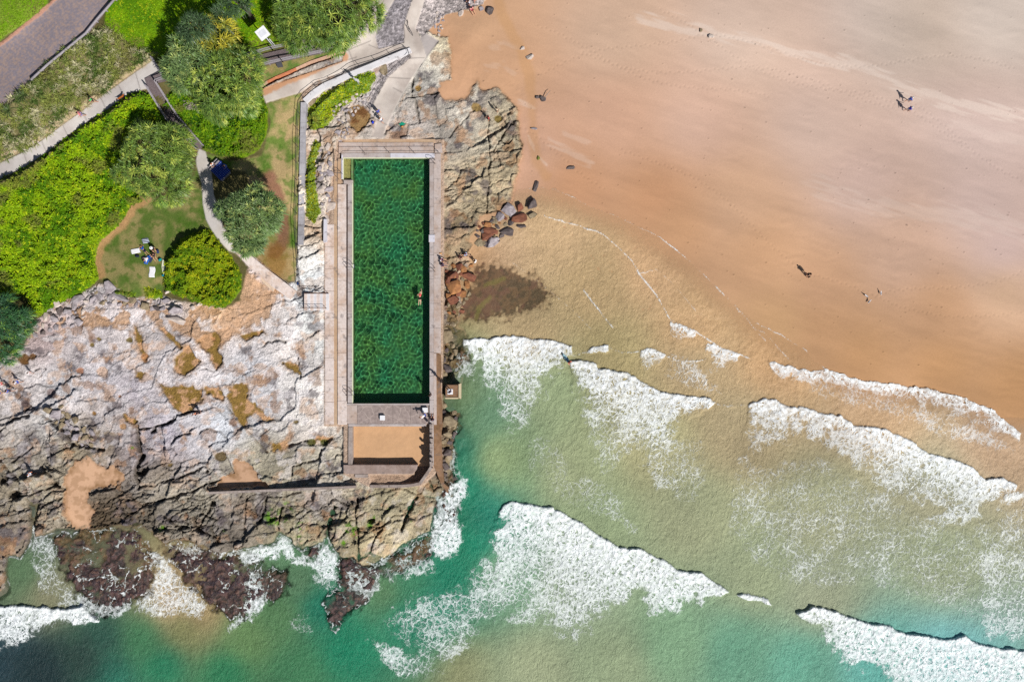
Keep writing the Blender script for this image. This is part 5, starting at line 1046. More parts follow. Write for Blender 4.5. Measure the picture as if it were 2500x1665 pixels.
def ground_leaves(name, P, per, L, w, cols, label, lift=0., lean=.9, seed=1, droopf=.3, seg=1, clump=0, patch=30, cat='shrub'):
    rr_ = np.random.RandomState(seed); us = [p[0] for p in P]; vs = [p[1] for p in P]; area = (max(us)-min(us))*(max(vs)-min(vs))*S*S
    n = int(area*per); u = rr_.uniform(min(us), max(us), n); v = rr_.uniform(min(vs), max(vs), n)
    keep = sdf(u, v, P, 30)+(vnoise(u/9., v/9., 3)-.5)*8 > -1; keep &= (u > -75) & (v > -65)
    u = u[keep]; v = v[keep]; n = len(u)
    nn_ = fbm(u, v, patch, 3, seed+20); n2_ = vnoise(u/5., v/5., seed+30)
    if clump: # tufts
        m_ = clump; u = np.repeat(u, m_); v = np.repeat(v, m_); nn_ = np.repeat(nn_, m_); n2_ = np.repeat(rr_.rand(n), m_); n *= m_
    z = zat(u, v); k = S*(H-z)/H; base = np.stack([(u-1250)*k, (832.5-v)*k, z+lift*rr_.rand(n)], -1)
    ph = rr_.uniform(0, 2*math.pi, n); el = rr_.uniform(.25, lean, n) if clump else rr_.uniform(.75, 1.5, n)
    d = np.stack([np.cos(ph)*np.sin(el), np.sin(ph)*np.sin(el), np.cos(el)], -1)
    ca, cb, cc_ = (np.array(C(*c)) for c in cols); t = sst(.35, .65, nn_)[:, None]; cl = ca*(1-t)+cb*t; cl = np.where((n2_ > .72)[:, None], cc_, cl); dry = sst(.60, .70, fbm(u, v, 48, 4, seed+50))[:, None]*.7; cl = cl*(1-dry)+np.array(C(128,124,62))*dry; cl = cl*rr_.uniform(.65, 1.3, (n, 1))
    LL = L*rr_.uniform(.6, 1.25, n)
    vv, qq, c_ = blades(base, d, LL, LL*0+w, LL*droopf, cl, seg, tip=.55 if seg == 1 else .12)
    o = mesh_np(name, vv, qq, M['cover'], None, c_); tagit(o, label, cat, None, 'stuff'); return o
BRI = ((150,186,12), (94,142,8), (178,200,24)); OLI = ((150,168,10), (96,134,8), (176,180,20)); MOSS = ((176,196,20), (124,156,12), (200,200,40))
ground_leaves('leafy_ground_cover', GC['A'], 64, .28, .15, BRI, 'bright lime green scrambling ground cover over the big left slope', .25, seed=21)
ground_leaves('leafy_ground_cover', GC['B'], 75, .22, .13, OLI, 'olive and lime mound of dense shrub beside the oval lawn', .2, seed=22)
ground_leaves('leafy_ground_cover', GC['C'], 60, .24, .14, ((104,148,8), (60,108,8), (140,172,16)), 'dark green round shrub mound under the yellow green pandanus', .2, seed=23)
ground_leaves('leafy_ground_cover', GC['D'], 70, .2, .12, MOSS, 'bright green patch below the white kerb wall', .12, seed=24)
ground_leaves('leafy_ground_cover', GC['E'], 70, .18, .11, ((150,160,8), (116,134,8), (178,176,16)), 'narrow yellow green strip between grey wall and pool rocks', .1, seed=25)
ground_leaves('leafy_ground_cover', GC['F'], 70, .2, .12, MOSS, 'small lime patch at the bottom of the oval lawn', .1, seed=26)
ground_leaves('leafy_ground_cover', GC['G'], 50, .2, .1, ((120,130,60), (90,112,30), (150,150,60)), 'thin weedy patch at the left foot of the oval lawn', .1, seed=27)
ground_leaves('long_grass', [(285,-60),(650,-60),(690,60),(700,108),(640,123),(560,158),(470,140),(385,138),(330,118),(300,93),(258,58)], 60, .2, .10, ((136,176,10), (100,150,8), (166,184,20)), 'bright uncut grass around the tall sign', .05, seed=28, cat='grass')
ground_leaves('long_grass', [(-70,-60),(120,-60),(112,12),(88,34),(50,58),(0,94),(-70,130)], 40, .18, .1, ((120,160,16), (130,150,50), (150,160,60)), 'green verge beyond the road at the top left', .05, seed=29, cat='grass')
ground_leaves('strap_leaf_bank', BANK, 3.4, .9, .075, ((158,166,84), (96,120,54), (206,200,160)), 'pale green and straw coloured strap leaved tufts between road and footpath', .1, 1.35, seed=30, droopf=.45, seg=3, clump=24, patch=24, cat='tufted grass')
ground_leaves('dry_scrub', [(-70,690),(60,725),(90,770),(55,800),(60,720)], 40, .25, .1, ((110,100,60), (90,100,40), (140,130,90)), 'dry brown scrub under the left slope', .1, seed=31)
for (u0, v0), s_ in zip(((58,232),(52,236),(160,125),(118,158),(20,268),(186,104)), (1, 1.1, .9, .9, 1, .8)):
    rr_ = np.random.RandomState(int(u0)); n = 60; z = zz(u0, v0); x, y, _ = W(u0, v0, z+.3); ph = rr_.uniform(0, 6.28, n); el = rr_.uniform(.3, 1.3, n)
    d = np.stack([np.cos(ph)*np.sin(el), np.sin(ph)*np.sin(el), np.cos(el)], -1); LL = 1.2*s_*rr_.uniform(.7, 1.2, n); cl = np.array(C(92,112,62))*rr_.uniform(.6, 1.4, (n, 1))
    vv, qq, c_ = blades(d*0., d, LL, LL*0+.07, LL*.4, cl, 3); o = mesh_np('spiky_tussock', vv, qq, M['leaf'], None, c_); o.location = (x, y, z+.15); tagit(o, 'spiky strap leaf tussock at the brick road edge, %s from the left' % {58: '3rd', 52: '2nd', 160: '5th', 118: '4th', 20: '1st', 186: '6th'}[u0], 'plant', 'spiky tussocks beside the road')

# ------------------------------------------------------------------ boulders
def rockmesh(seed, n=13, sq=.7):
    r = random.Random(seed); bm = bmesh.new()
    for _ in range(n):
        d = Vector((r.gauss(0, 1), r.gauss(0, 1), r.gauss(0, 1))).normalized(); k = r.uniform(.85, 1.1)
        p = Vector((max(-.72, min(.72, d.x*k)), max(-.72, min(.72, d.y*k)), max(-.6, min(.6, d.z*k))*sq)); bm.verts.new(p)
    bmesh.ops.convex_hull(bm, input=bm.verts); me = bpy.data.meshes.new('boulder')
    for v_ in [v_ for v_ in bm.verts if not v_.link_faces]: bm.verts.remove(v_)
    bmesh.ops.bevel(bm, geom=bm.edges[:]+bm.verts[:], offset=.035, segments=1, profile=.6, affect='EDGES')
    bm.to_mesh(me); bm.free(); return me
ROCKS = [rockmesh(s) for s in range(14)]
def rockmat(name, c, c2):
    m, nt, b = newmat(name, .9, .2); tc = N(nt, 'ShaderNodeTexCoord').outputs['Object']
    n1 = N(nt, 'ShaderNodeTexNoise', i_Scale=1.6, i_Detail=7., i_Roughness=.7); nt.links.new(tc, n1.inputs['Vector'])
    nt.links.new(mix_(nt, maprange(nt, n1.outputs[0], .35, .65), C(*c), C(*c2)), b.inputs['Base Color'])
    bp = N(nt, 'ShaderNodeBump', i_Strength=.6, i_Distance=.1); nt.links.new(n1.outputs[0], bp.inputs['Height']); nt.links.new(bp.outputs[0], b.inputs['Normal']); return m
RM = {'grey': rockmat('grey_boulder', (188,180,184), (128,118,122)), 'pale': rockmat('pale_boulder', (222,208,196), (180,166,160)), 'red': rockmat('rust_red_boulder', (150,98,74), (104,66,56)), 'orange': rockmat('orange_boulder', (188,134,86), (130,88,60)),
      'tan': rockmat('tan_boulder', (170,154,126), (118,104,84)), 'dark': rockmat('dark_boulder', (118,108,106), (78,68,68)), 'green': rockmat('mossy_boulder', (130,136,60), (90,96,50))}
rcount = [0]
def boulder(u, v, du, dv, hh, kind, rz, label, group=None, sink=.3, zoff=0):
    rcount[0] += 1; key = (rcount[0]*5) % 14; me = ROCKS[key].copy() if False else ROCKS[key]
    mk = 'b%d%s' % (key, kind)
    me = bpy.data.meshes.get(mk)
    if me is None: me = ROCKS[key].copy(); me.name = mk; me.materials.append(RM[kind])
    z = zz(u, v)+zoff; o = bpy.data.objects.new('boulder', me); sc.collection.objects.link(o); x, y, _ = W(u, v, z+hh*.3)
    o.location = (x, y, z+hh*(.5-sink)); o.scale = (du*S/1.4, dv*S/1.4, hh/1.0); o.rotation_euler = (0, 0, math.radians(rz)); tagit(o, label, 'boulder', group); return o
BIG = [(1298,498,24,26,1.2,'dark',10,'purple grey boulder in the wet pool at the tip of the rock shelf'),(1271,510,17,24,1.0,'red',30,'reddish split boulder left of the purple grey one at the shelf tip'),(1243,514,30,30,1.1,'grey',50,'broad grey boulder against the shelf end'),
(1267,533,38,22,1.0,'red',8,'long rust red boulder by the wet sand at the shelf tip'),(1301,525,22,15,.7,'tan',20,'mossy tan boulder right of the long rust red one'),(1220,529,22,22,.8,'grey',0,'square grey boulder left of the long rust red one'),
(1198,563,36,16,.9,'red',-8,'upper of two stacked rust red blocks below the shelf'),(1190,575,30,14,.8,'red',12,'lower of two stacked rust red blocks below the shelf'),(1202,591,36,24,.9,'grey',15,'large pale grey block lowest under the shelf'),(1237,565,32,20,.8,'dark',-10,'dark brown flat boulder alone in the wet sand'),
(1273,552,22,11,.5,'dark',0,'low dark stone awash right of the flat brown boulder'),(1175,592,22,18,.5,'tan',30,'tan sandy slab left of the large pale grey block'),(1190,549,18,14,.6,'orange',10,'small orange stones block under the shelf edge'),(1206,540,15,12,.5,'tan',60,'small tan block under the shelf edge'),
(1104,674,30,22,1.0,'red',5,'brown red boulder beside the pool deck upper left of the pile'),(1141,678,38,26,1.2,'red',-25,'largest dark red boulder in the pile beside the pool'),(1108,702,36,30,1.2,'orange',20,'large orange boulder in the middle of the pile beside the pool'),(1126,717,24,18,.9,'orange',-10,'rust orange block touching the large orange boulder'),
(1107,731,28,24,1.0,'red',15,'lowest red brown boulder of the pile beside the pool'),(1120,652,22,16,.8,'red',30,'flat dark red boulder at the top of the pile beside the pool'),(1132,656,14,18,.7,'orange',0,'narrow orange boulder at the top of the pile beside the pool'),(1093,687,13,12,.6,'orange',0,'small round yellow orange stone against the pool deck'),(1111,662,14,14,.6,'tan',45,'small tan stone near the top of the boulder pile'),
(1275,118,11,8,.35,'pale',15,'small pale square stone on the upper beach stream'),(1294,139,18,14,.5,'pale',30,'rounded cream stone on the upper beach stream'),(1325,241,16,13,.5,'dark',0,'dark barnacled stone with driftwood on the sand'),(1312,238,10,8,.35,'dark',30,'small dark stone beside the barnacled one'),(1304,314,16,6,.3,'grey',0,'thin grey stone half buried in the sand'),
(1314,386,8,10,.25,'green',30,'small bright green weedy stone on the sand'),(1393,411,20,10,.35,'dark',0,'mossy dark stone in a hollow on the open sand'),(1308,455,11,25,.45,'dark',-15,'narrow upright dark stone at the water edge'),(1196,26,16,20,.7,'dark',-20,'dark triangular boulder at the top of the beach'),(1176,21,12,12,.5,'grey',0,'grey block left of the dark triangular boulder'),
(1125,32,16,12,.5,'pale',40,'cream stone at the foot of the stone apron'),(1737,88,14,9,.45,'pale',0,'pale stone beside a dug hole far out on the sand'),(1712,74,7,9,.3,'tan',0,'small brown stone left of the pale stone far out on the sand'),
(426,757,34,20,1.3,'grey',-10,'largest grey boulder at the foot of the olive mound'),(428,780,44,16,1.0,'pale',-20,'long pale slab leaning below the largest grey boulder'),(293,725,38,18,.9,'grey',-30,'long grey slab at the foot of the oval lawn'),(265,700,34,26,.8,'grey',-30,'flat square concrete block at the left corner of the oval lawn'),
(354,748,20,20,.9,'tan',10,'tan block in the rubble below the oval lawn'),(384,752,18,14,.8,'dark',0,'dark hollow stone in the rubble below the oval lawn'),(486,742,16,10,.4,'pale',10,'cream slab at the edge of the olive mound'),(413,711,24,8,.4,'pale',25,'thin pale slab on the edge of the olive mound'),(470,752,12,10,.4,'pale',30,'broken pale piece left of the cream slab'),
(936,170,18,28,.8,'tan',10,'tall brown block in the mortared stone beside the beach ramp'),(762,248,22,14,.6,'tan',35,'brown stone under the curve of the kerb wall'),(1085,1052,30,26,1.0,'tan',10,'rounded boulder at the foot of the sea wall walkway'),(1100,1028,34,24,.8,'tan',-20,'wave washed boulder above the rounded one at the sea wall'),(1090,820,30,34,.7,'tan',20,'layered brown boulder where the breaker meets the pool wall')]
for a in BIG: boulder(*a)
def ordinal(n): return '%d%s' % (n, 'th' if 10 <= n % 100 <= 20 else {1: 'st', 2: 'nd', 3: 'rd'}.get(n % 10, 'th'))
def rubble(P, n, s0, s1, kinds, label, group, seed, mind=.62, hz_=.75, maxn=None):
    r = random.Random(seed); us = [p[0] for p in P]; vs = [p[1] for p in P]; pts = []; tries = 0
    while len(pts) < n and tries < n*60:
        tries += 1; u, v = r.uniform(min(us), max(us)), r.uniform(min(vs), max(vs))
        if float(sdf(np.array([u]), np.array([v]), P, 5)[0]) < 0: continue
        s = r.uniform(s0, s1)*r.uniform(.8, 1.2)
        if any((u-a)**2+(v-b)**2 < ((s+c)*mind)**2 for a, b, c in pts): continue
        pts.append((u, v, s))
    pts.sort()
    for i, (u, v, s) in enumerate(pts):
        k = r.choice(kinds); wid = r.uniform(1., 1.5); boulder(u, v, s*wid, s*r.uniform(.8, 1.1), s*S*hz_*r.uniform(.7, 1.3), k, r.uniform(0, 180), '%s %s %s, %s from left in the %s' % (k.replace('tan', 'tan brown'), 'long' if wid > 1.3 else 'squat', 'stone', ordinal(i+1), label), group)
rubble([(95,770),(135,740),(200,722),(235,705),(250,730),(215,745),(205,770),(190,800),(120,810),(80,830)], 62, 7, 17, ('grey','grey','pale','dark'), 'loose heap below the big left slope', 'rubble heap under the big left slope', 1)
rubble([(225,712),(270,715),(330,735),(400,730),(440,745),(450,765),(380,760),(300,745),(230,745)], 40, 6, 14, ('pale','grey','tan','grey'), 'rubble line under the oval lawn', 'rubble line under the oval lawn', 2)
rubble([(815,262),(850,235),(885,225),(905,240),(880,262),(858,285),(838,300),(815,300),(812,280)], 62, 5, 11, ('pale','grey','pale','grey'), 'stone heap beside the beach ramp', 'stone heap beside the beach ramp', 3)
rubble([(822,320),(855,308),(850,335),(825,345)], 14, 4, 9, ('pale','grey'), 'small pile above the pool corner', 'small stones above the pool corner', 4)
rubble([(110,1000),(150,990),(165,1010),(200,1040),(228,1045),(230,1080),(215,1092),(175,1082),(160,1055),(130,1030)], 48, 8, 18, ('tan','grey','tan'), 'block filled joint of left platform', 'blocks in the rock platform joint', 5)
rubble([(1066,30),(1085,35),(1080,75),(1070,90),(1060,60)], 20, 5, 10, ('pale','grey'), 'broken stones where apron meets sand', 'stones at the beach edge of the apron', 6)
rubble([(780,360),(800,355),(810,400),(805,440),(812,500),(800,545),(785,520),(782,440),(770,400)], 34, 8, 20, ('pale','pale','grey'), 'craggy row left of the pool deck', 'craggy rocks left of the pool', 7, .5, .5)
rubble([(0,388),(60,370),(120,330),(115,325),(50,360),(0,375)], 26, 3, 6, ('pale','tan'), 'upper verge of the footpath', 'small stones on the path verge', 8)
rubble([(1180,545),(1215,530),(1225,545),(1190,560)], 8, 5, 9, ('tan','orange','red'), 'broken pile under the shelf lip', 'broken stones under the shelf lip', 9)
rubble([(1165,556),(1228,520),(1252,536),(1240,580),(1210,600),(1165,600)], 20, 8, 15, ('tan','red','dark'), 'boulder fringe of the shelf tip', 'small boulders at the shelf tip', 10)
rubble([(1090,648),(1150,650),(1156,700),(1128,760),(1096,765)], 24, 8, 16, ('red','tan','orange'), 'boulder pile beside the pool', 'small boulders beside the pool', 11)
rubble([(1082,765),(1120,790),(1116,850),(1092,915),(1084,930)], 16, 10, 20, ('tan','dark'), 'broken ledge above the pier block', 'broken ledge stones above the pier block', 12)
rubble([(1082,985),(1112,1010),(1118,1050),(1098,1100),(1100,1150),(1084,1160)], 22, 9, 18, ('tan','dark'), 'wet stones below the pier block', 'wet stones below the pier block', 13)
dw = empty('driftwood', W(1330, 236, .8), 'forked driftwood stick leaning on the dark stone', 'driftwood'); a = Vector(W(1330, 238, zz(1330, 238)+.3)); MB().tube([a, a+Vector((.5, .55, .2)), a+Vector((.75, .9, .1))], [.05, .04, .02], 6).build('stick', M['bark'], dw, True)

# ------------------------------------------------------------------ people, animals, belongings
FM = {}
def fm(c, rough=.8):
    k = tuple(c)
    if k not in FM: FM[k] = flat('cloth_%d_%d_%d' % k, c, rough, .2, .12, 9.)
    return FM[k]
def skinobj(name, nodes, edges, mat, parent, root=0, sub=1):
    bm = bmesh.new(); lay = bm.verts.layers.skin.verify(); vs = []
    for (p, r) in nodes: v_ = bm.verts.new(p); v_[lay].radius = (r, r) if not isinstance(r, tuple) else r; vs.append(v_)
    vs[root][lay].use_root = True
    for a, b in edges: bm.edges.new((vs[a], vs[b]))
    me = bpy.data.meshes.new(name); bm.to_mesh(me); bm.free(); me.materials.append(mat)
    o = bpy.data.objects.new(name, me); sc.collection.objects.link(o); o.parent = parent
    s_ = o.modifiers.new('skin', 'SKIN'); s_.use_smooth_shade = True
    if sub: ss = o.modifiers.new('sub', 'SUBSURF'); ss.levels = sub; ss.render_levels = sub
    return o
POSE = {
 'walk': dict(pel=(0,0,.93), sp=(0,.01,1.12), ch=(0,.03,1.3), nk=(0,.05,1.46), hd=(0,.08,1.62), sl=(-.18,.02,1.40), sr=(.18,.02,1.40), el=(-.25,.1,1.14), er=(.25,-.13,1.15), hl=(-.23,.34,1.02), hr=(.24,-.27,.93), pl=(-.09,0,.9), pr=(.09,0,.9), kl=(-.1,-.06,.5), kr=(.1,.2,.52), al=(-.1,-.34,.14), ar=(.1,.3,.09), tl=(-.1,-.22,.04), tr=(.1,.46,.04)),
 'stand': dict(pel=(0,0,.93), sp=(0,.01,1.12), ch=(0,.02,1.3), nk=(0,.03,1.46), hd=(0,.05,1.62), sl=(-.18,0,1.40), sr=(.18,0,1.40), el=(-.27,.02,1.14), er=(.27,.06,1.14), hl=(-.26,.14,.93), hr=(.2,.28,1.05), pl=(-.09,0,.9), pr=(.09,0,.9), kl=(-.12,.03,.5), kr=(.12,.03,.5), al=(-.13,0,.08), ar=(.13,0,.08), tl=(-.15,.16,.04), tr=(.15,.16,.04)),
 'bend': dict(pel=(0,-.12,.9), sp=(0,.06,1.05), ch=(0,.26,1.15), nk=(0,.42,1.2), hd=(0,.56,1.24), sl=(-.18,.34,1.16), sr=(.18,.34,1.16), el=(-.22,.42,.9), er=(.22,.42,.9), hl=(-.18,.55,.68), hr=(.18,.55,.68), pl=(-.09,-.1,.88), pr=(.09,-.1,.88), kl=(-.12,.05,.5), kr=(.12,.05,.5), al=(-.13,-.05,.08), ar=(.13,-.05,.08), tl=(-.15,.12,.04), tr=(.15,.12,.04)),
 'sit': dict(pel=(0,0,.13), sp=(0,-.02,.32), ch=(0,.02,.52), nk=(0,.06,.68), hd=(0,.1,.84), sl=(-.18,.02,.62), sr=(.18,.02,.62), el=(-.26,.14,.4), er=(.26,.14,.4), hl=(-.16,.38,.42), hr=(.16,.38,.42), pl=(-.1,.06,.12), pr=(.1,.06,.12), kl=(-.17,.44,.42), kr=(.17,.44,.42), al=(-.15,.72,.1), ar=(.15,.72,.1), tl=(-.16,.88,.05), tr=(.16,.88,.05)),
 'bench': dict(pel=(0,0,.5), sp=(0,0,.7), ch=(0,.04,.9), nk=(0,.08,1.06), hd=(0,.13,1.22), sl=(-.18,.04,1.), sr=(.18,.04,1.), el=(-.25,.18,.8), er=(.25,.18,.8), hl=(-.14,.42,.8), hr=(.14,.42,.8), pl=(-.1,.05,.48), pr=(.1,.05,.48), kl=(-.13,.46,.48), kr=(.13,.46,.48), al=(-.13,.48,.08), ar=(.13,.48,.08), tl=(-.14,.64,.04), tr=(.14,.64,.04)),
 'lie': dict(pel=(0,0,.13), sp=(0,.2,.14), ch=(0,.38,.15), nk=(0,.55,.16), hd=(0,.7,.16), sl=(-.18,.46,.15), sr=(.18,.46,.15), el=(-.38,.6,.1), er=(.38,.6,.1), hl=(-.16,.78,.06), hr=(.16,.78,.06), pl=(-.09,-.04,.12), pr=(.09,-.04,.12), kl=(-.13,-.46,.09), kr=(.13,-.46,.09), al=(-.15,-.86,.08), ar=(.17,-.86,.08), tl=(-.17,-1.,.05), tr=(.2,-1.,.05)),
 'swim': dict(pel=(0,0,.04), sp=(0,.2,.05), ch=(0,.38,.06), nk=(0,.55,.07), hd=(.02,.71,.06), sl=(-.17,.48,.06), sr=(.18,.5,.08), el=(-.3,.3,-.02), er=(.22,.82,.14), hl=(-.26,.02,-.08), hr=(.14,1.1,.08), pl=(-.09,-.04,.03), pr=(.09,-.04,.03), kl=(-.11,-.48,.0), kr=(.12,-.46,.04), al=(-.13,-.88,.05), ar=(.13,-.86,-.03), tl=(-.13,-1.06,.03), tr=(.15,-1.04,-.06)),
}
def person(u, v, head, pose, label, skin=(206,156,128), hair=(60,42,32), top=None, legs=(60,64,84), s=1., zo=0., long=False, sleeves=True, group=None, zabs=None, hat=None):
    z = (zz(u, v)+zo) if zabs is None else zabs; e = empty('person', W(u, v, z), label, 'person', group, math.radians(head-90)); e.scale = (s, s, s)
    P_ = {k: Vector(p) for k, p in POSE[pose].items()}; n = []; ed = []; ix = {}
    def add(k, p, r, par=None):
        ix[k] = len(n); n.append((tuple(p), r))
        if par is not None: ed.append((ix[par], ix[k]))
    fw = (P_['hd']-P_['nk']).normalized(); lying = pose in ('lie', 'swim'); face = Vector((0, 0, -1)) if lying else Vector((0, 1, 0))
    add('pel', P_['pel'], .135); add('sp', P_['sp'], .125, 'pel'); add('ch', P_['ch'], .15, 'sp'); add('nk', P_['nk'], .058, 'ch'); add('chin', P_['nk']+fw*.09+face*.03, .07, 'nk'); add('hd', P_['hd']+fw*.02, .098, 'chin'); add('cr', P_['hd']+fw*.1-face*.01, .075, 'hd'); add('nose', P_['hd']+face*.115-fw*.01, .018, 'hd')
    for a in 'lr':
        add('s'+a, P_['s'+a], .06, 'ch'); add('e'+a, P_['e'+a], .042, 's'+a); wv_ = P_['h'+a].lerp(P_['e'+a], .22); add('w'+a, wv_, .028, 'e'+a); add('h'+a, P_['h'+a], .034, 'w'+a)
        dh = (P_['h'+a]-P_['e'+a]).normalized(); sd = dh.cross(Vector((0, 0, 1))); sd = sd.normalized() if sd.length > .1 else Vector((1, 0, 0))
        for j, (o1, L1) in enumerate(((-.03, .07), (-.011, .085), (.01, .08), (.03, .062))):
            add('f%d%s' % (j, a), P_['h'+a]+dh*.05+sd*o1, .011, 'h'+a); add('g%d%s' % (j, a), P_['h'+a]+dh*(.05+L1*.6)+sd*o1*1.3+Vector((0, 0, -.012)), .008, 'f%d%s' % (j, a))
        add('t'+a+'h', P_['h'+a]+dh*.0+sd*.05*(1 if a == 'l' else -1), .011, 'w'+a)
        add('p'+a, P_['p'+a], .095, 'pel'); add('k'+a, P_['k'+a], .062, 'p'+a); add('a'+a, P_['a'+a], .04, 'k'+a); add('t'+a, P_['t'+a], .036, 'a'+a)
    skinobj('body', n, ed, fm(skin, .6), e)
    # hair cap
    hb = MB(); c0 = P_['hd']+fw*.045-face*.02; up_ = fw; rr0 = .118
    vs = []; fs = []; K = 10; t2 = up_.cross(face).normalized() if abs(up_.dot(face)) < .9 else Vector((1, 0, 0)); f2 = t2.cross(up_)
    for i in range(5):
        a = .2+i*.36
        for k in range(K): b_ = 2*math.pi*k/K; d_ = t2*math.cos(b_)*math.sin(a)+f2*math.sin(b_)*math.sin(a)+up_*math.cos(a); vs.append(c0+d_*rr0*(1 if not (long and i == 4) else 1.15)-(up_*.12 if long and i == 4 else up_*0))
    for i in range(4):
        for k in range(K): fs.append((i*K+k, i*K+(k+1) % K, (i+1)*K+(k+1) % K, (i+1)*K+k))
    fs.append(tuple(range(K))); hb.add(vs, fs); loc(e, 'hat' if hat else 'hair', hb, fm(hat or hair), True)
    if hat:
        br_ = MB(); c1 = c0; br_.add([c1+(t2*math.cos(2*math.pi*k/14)+f2*math.sin(2*math.pi*k/14))*.2+up_*.01*j for j in (0, 1) for k in range(14)], [tuple(range(14, 28)), tuple(range(13, -1, -1))]+[(k, (k+1) % 14, (k+1) % 14+14, k+14) for k in range(14)]); loc(e, 'hat_brim', br_, fm(hat))
    if top:
        nn = [(P_['pel']+(P_['sp']-P_['pel'])*.1, .15), (P_['sp'], .145), (P_['ch'], .17), (P_['sl'], .085), (P_['sr'], .085)]; ee = [(0, 1), (1, 2), (2, 3), (2, 4)]
        if sleeves: nn += [(P_['sl'].lerp(P_['el'], .6), .066), (P_['sr'].lerp(P_['er'], .6), .066)]; ee += [(3, 5), (4, 6)]
        skinobj('shirt', [(tuple(p), r) for p, r in nn], ee, fm(top), e)
    if legs:
        kk = .75; nn = [(P_['pel'], .15), (P_['pl'], .108), (P_['pr'], .108), (P_['pl'].lerp(P_['kl'], kk), .085), (P_['pr'].lerp(P_['kr'], kk), .085)]
        skinobj('shorts', [(tuple(p), r) for p, r in nn], [(0, 1), (0, 2), (1, 3), (2, 4)], fm(legs), e)
    return e
WH = (236,236,240)
person(232, 250, 20, 'walk', 'jogger in a bright green top on the footpath verge', top=(50,210,110), legs=(40,40,48), skin=(214,164,140))
person(205, 284, 215, 'walk', 'walker in a pink top and lilac shorts on the footpath', top=(236,140,150), legs=(180,160,220))
person(522, 404, -40, 'bench', 'person in white shirt sitting at the upper left of the blue picnic table', top=(240,230,224), legs=(90,120,190), hair=(180,110,80))
person(556, 408, -140, 'bench', 'person in blue shirt sitting at the upper right of the blue picnic table', top=(70,120,220), legs=(90,60,110))
person(363, 629, 215, 'lie', 'person in white top lying in the middle of the picnic group', top=WH, legs=(30,90,170))
person(377, 622, -70, 'sit', 'person in black sitting right of the one lying down', top=(36,38,46), legs=(40,44,60), hair=(30,24,22))
person(375, 606, -60, 'sit', 'person with white cap sitting at the top of the picnic group', top=(60,70,72), legs=(30,30,36), hat=WH)
person(352, 611, 130, 'lie', 'person in blue lying at the upper left of the picnic group', top=(30,90,180), legs=(24,30,60), s=.9)
person(926, 278, 120, 'walk', 'walker in blue shirt on the beach ramp', top=(60,80,170), legs=(60,70,110))
person(933, 298, 150, 'walk', 'walker in white shirt at the foot of the beach ramp', top=WH, legs=(60,70,110), hair=(150,120,90))
person(1025, 726, 88, 'swim', 'swimmer in red top doing freestyle along the right side of the pool', top=(226,90,90), legs=(40,30,30), skin=(246,196,170), zabs=WL+.02, sleeves=False)
person(1077, 634, -20, 'sit', 'person in white shirt sitting on the pool deck edge beside the rocks', top=WH, legs=(50,56,110), hair=(150,60,60))
person(1079, 647, -10, 'sit', 'person in dark blue sitting below the one in white on the pool deck edge', top=(50,56,110), legs=(70,70,130))
person(1122, 629, 20, 'sit', 'person in dark red sitting on the lower rocks', top=(120,60,70), legs=(50,50,70))
person(1136, 621, -30, 'sit', 'person in blue and white shirt sitting right of the dark red one on the rocks', top=(170,200,236), legs=(200,210,230), hair=(120,40,50))
person(1161, 640, 160, 'stand', 'person in white standing on the wet sand below the sitting pair', top=WH, legs=(236,236,236))
person(1212, 273, 40, 'stand', 'person in cream standing beside the round rock pool on the shelf', top=(220,206,180), legs=(120,110,100))
person(1193, 293, 200, 'stand', 'person in red standing on the shelf left of the rock pool', top=(200,60,70), legs=(60,50,60))
person(1146, 14, 200, 'stand', 'person in white and blue in the group at the top of the beach', top=(220,226,240), legs=(60,80,150)); person(1139, 8, 60, 'stand', 'person in dark blue in the group at the top of the beach', top=(44,60,120), legs=(50,50,70)); person(1151, 24, -60, 'sit', 'person in pink sitting below the group at the top of the beach', top=(230,150,160), legs=(170,60,80)); person(1158, 6, 0, 'stand', 'person in white right of the group at the top of the beach', top=WH, legs=(180,60,80))
person(2213, 248, 25, 'walk', 'upper of two people in blue and white walking on the open sand', top=(70,110,220), legs=(230,234,244), hair=(220,220,225)); person(2212, 271, 15, 'walk', 'lower of two people in blue and white walking on the open sand', top=(60,80,200), legs=WH, hair=(220,220,225))
person(1968, 671, -50, 'walk', 'lone dark clothed person carrying a bag on the wet sand', top=(40,36,44), legs=(36,30,36), skin=(190,140,120))
person(50, 932, 20, 'walk', 'walker in blue and white with red sleeves on the upper left rocks', top=(230,236,250), legs=(50,90,210)); person(31, 953, 20, 'walk', 'walker in blue on the left rocks below the one with red sleeves', top=(70,110,210), legs=(60,60,80)); person(6, 957, 0, 'walk', 'walker in orange red at the left edge of the rocks', top=(220,110,80), legs=(80,90,200)); person(11, 936, 0, 'walk', 'walker in white and pink at the left edge of the rocks', top=WH, legs=(220,120,120))
person(78, 910, 0, 'walk', 'child in white on the upper left rocks', top=WH, legs=(230,200,200), s=.72); person(82, 1155, 15, 'walk', 'person in white with orange arms on the lower left rocks', top=(226,232,244), legs=(230,236,244), skin=(226,140,100))
person(490, 1006, 200, 'bend', 'dark clothed person bending over the ochre rock pool', top=(60,44,50), legs=(40,40,48), skin=(214,140,110))
person(1052, 963, 140, 'stand', 'person in black on the right pool edge near the lower end', top=(40,30,36), legs=(50,34,40), zabs=DK); person(1037, 1013, 200, 'bend', 'person in white bending beside the corner block', top=WH, legs=(60,80,170), zabs=DK); person(1056, 1025, 90, 'sit', 'person in navy crouching at the head of the parapet', top=(28,40,90), legs=(30,36,70), zabs=DK)
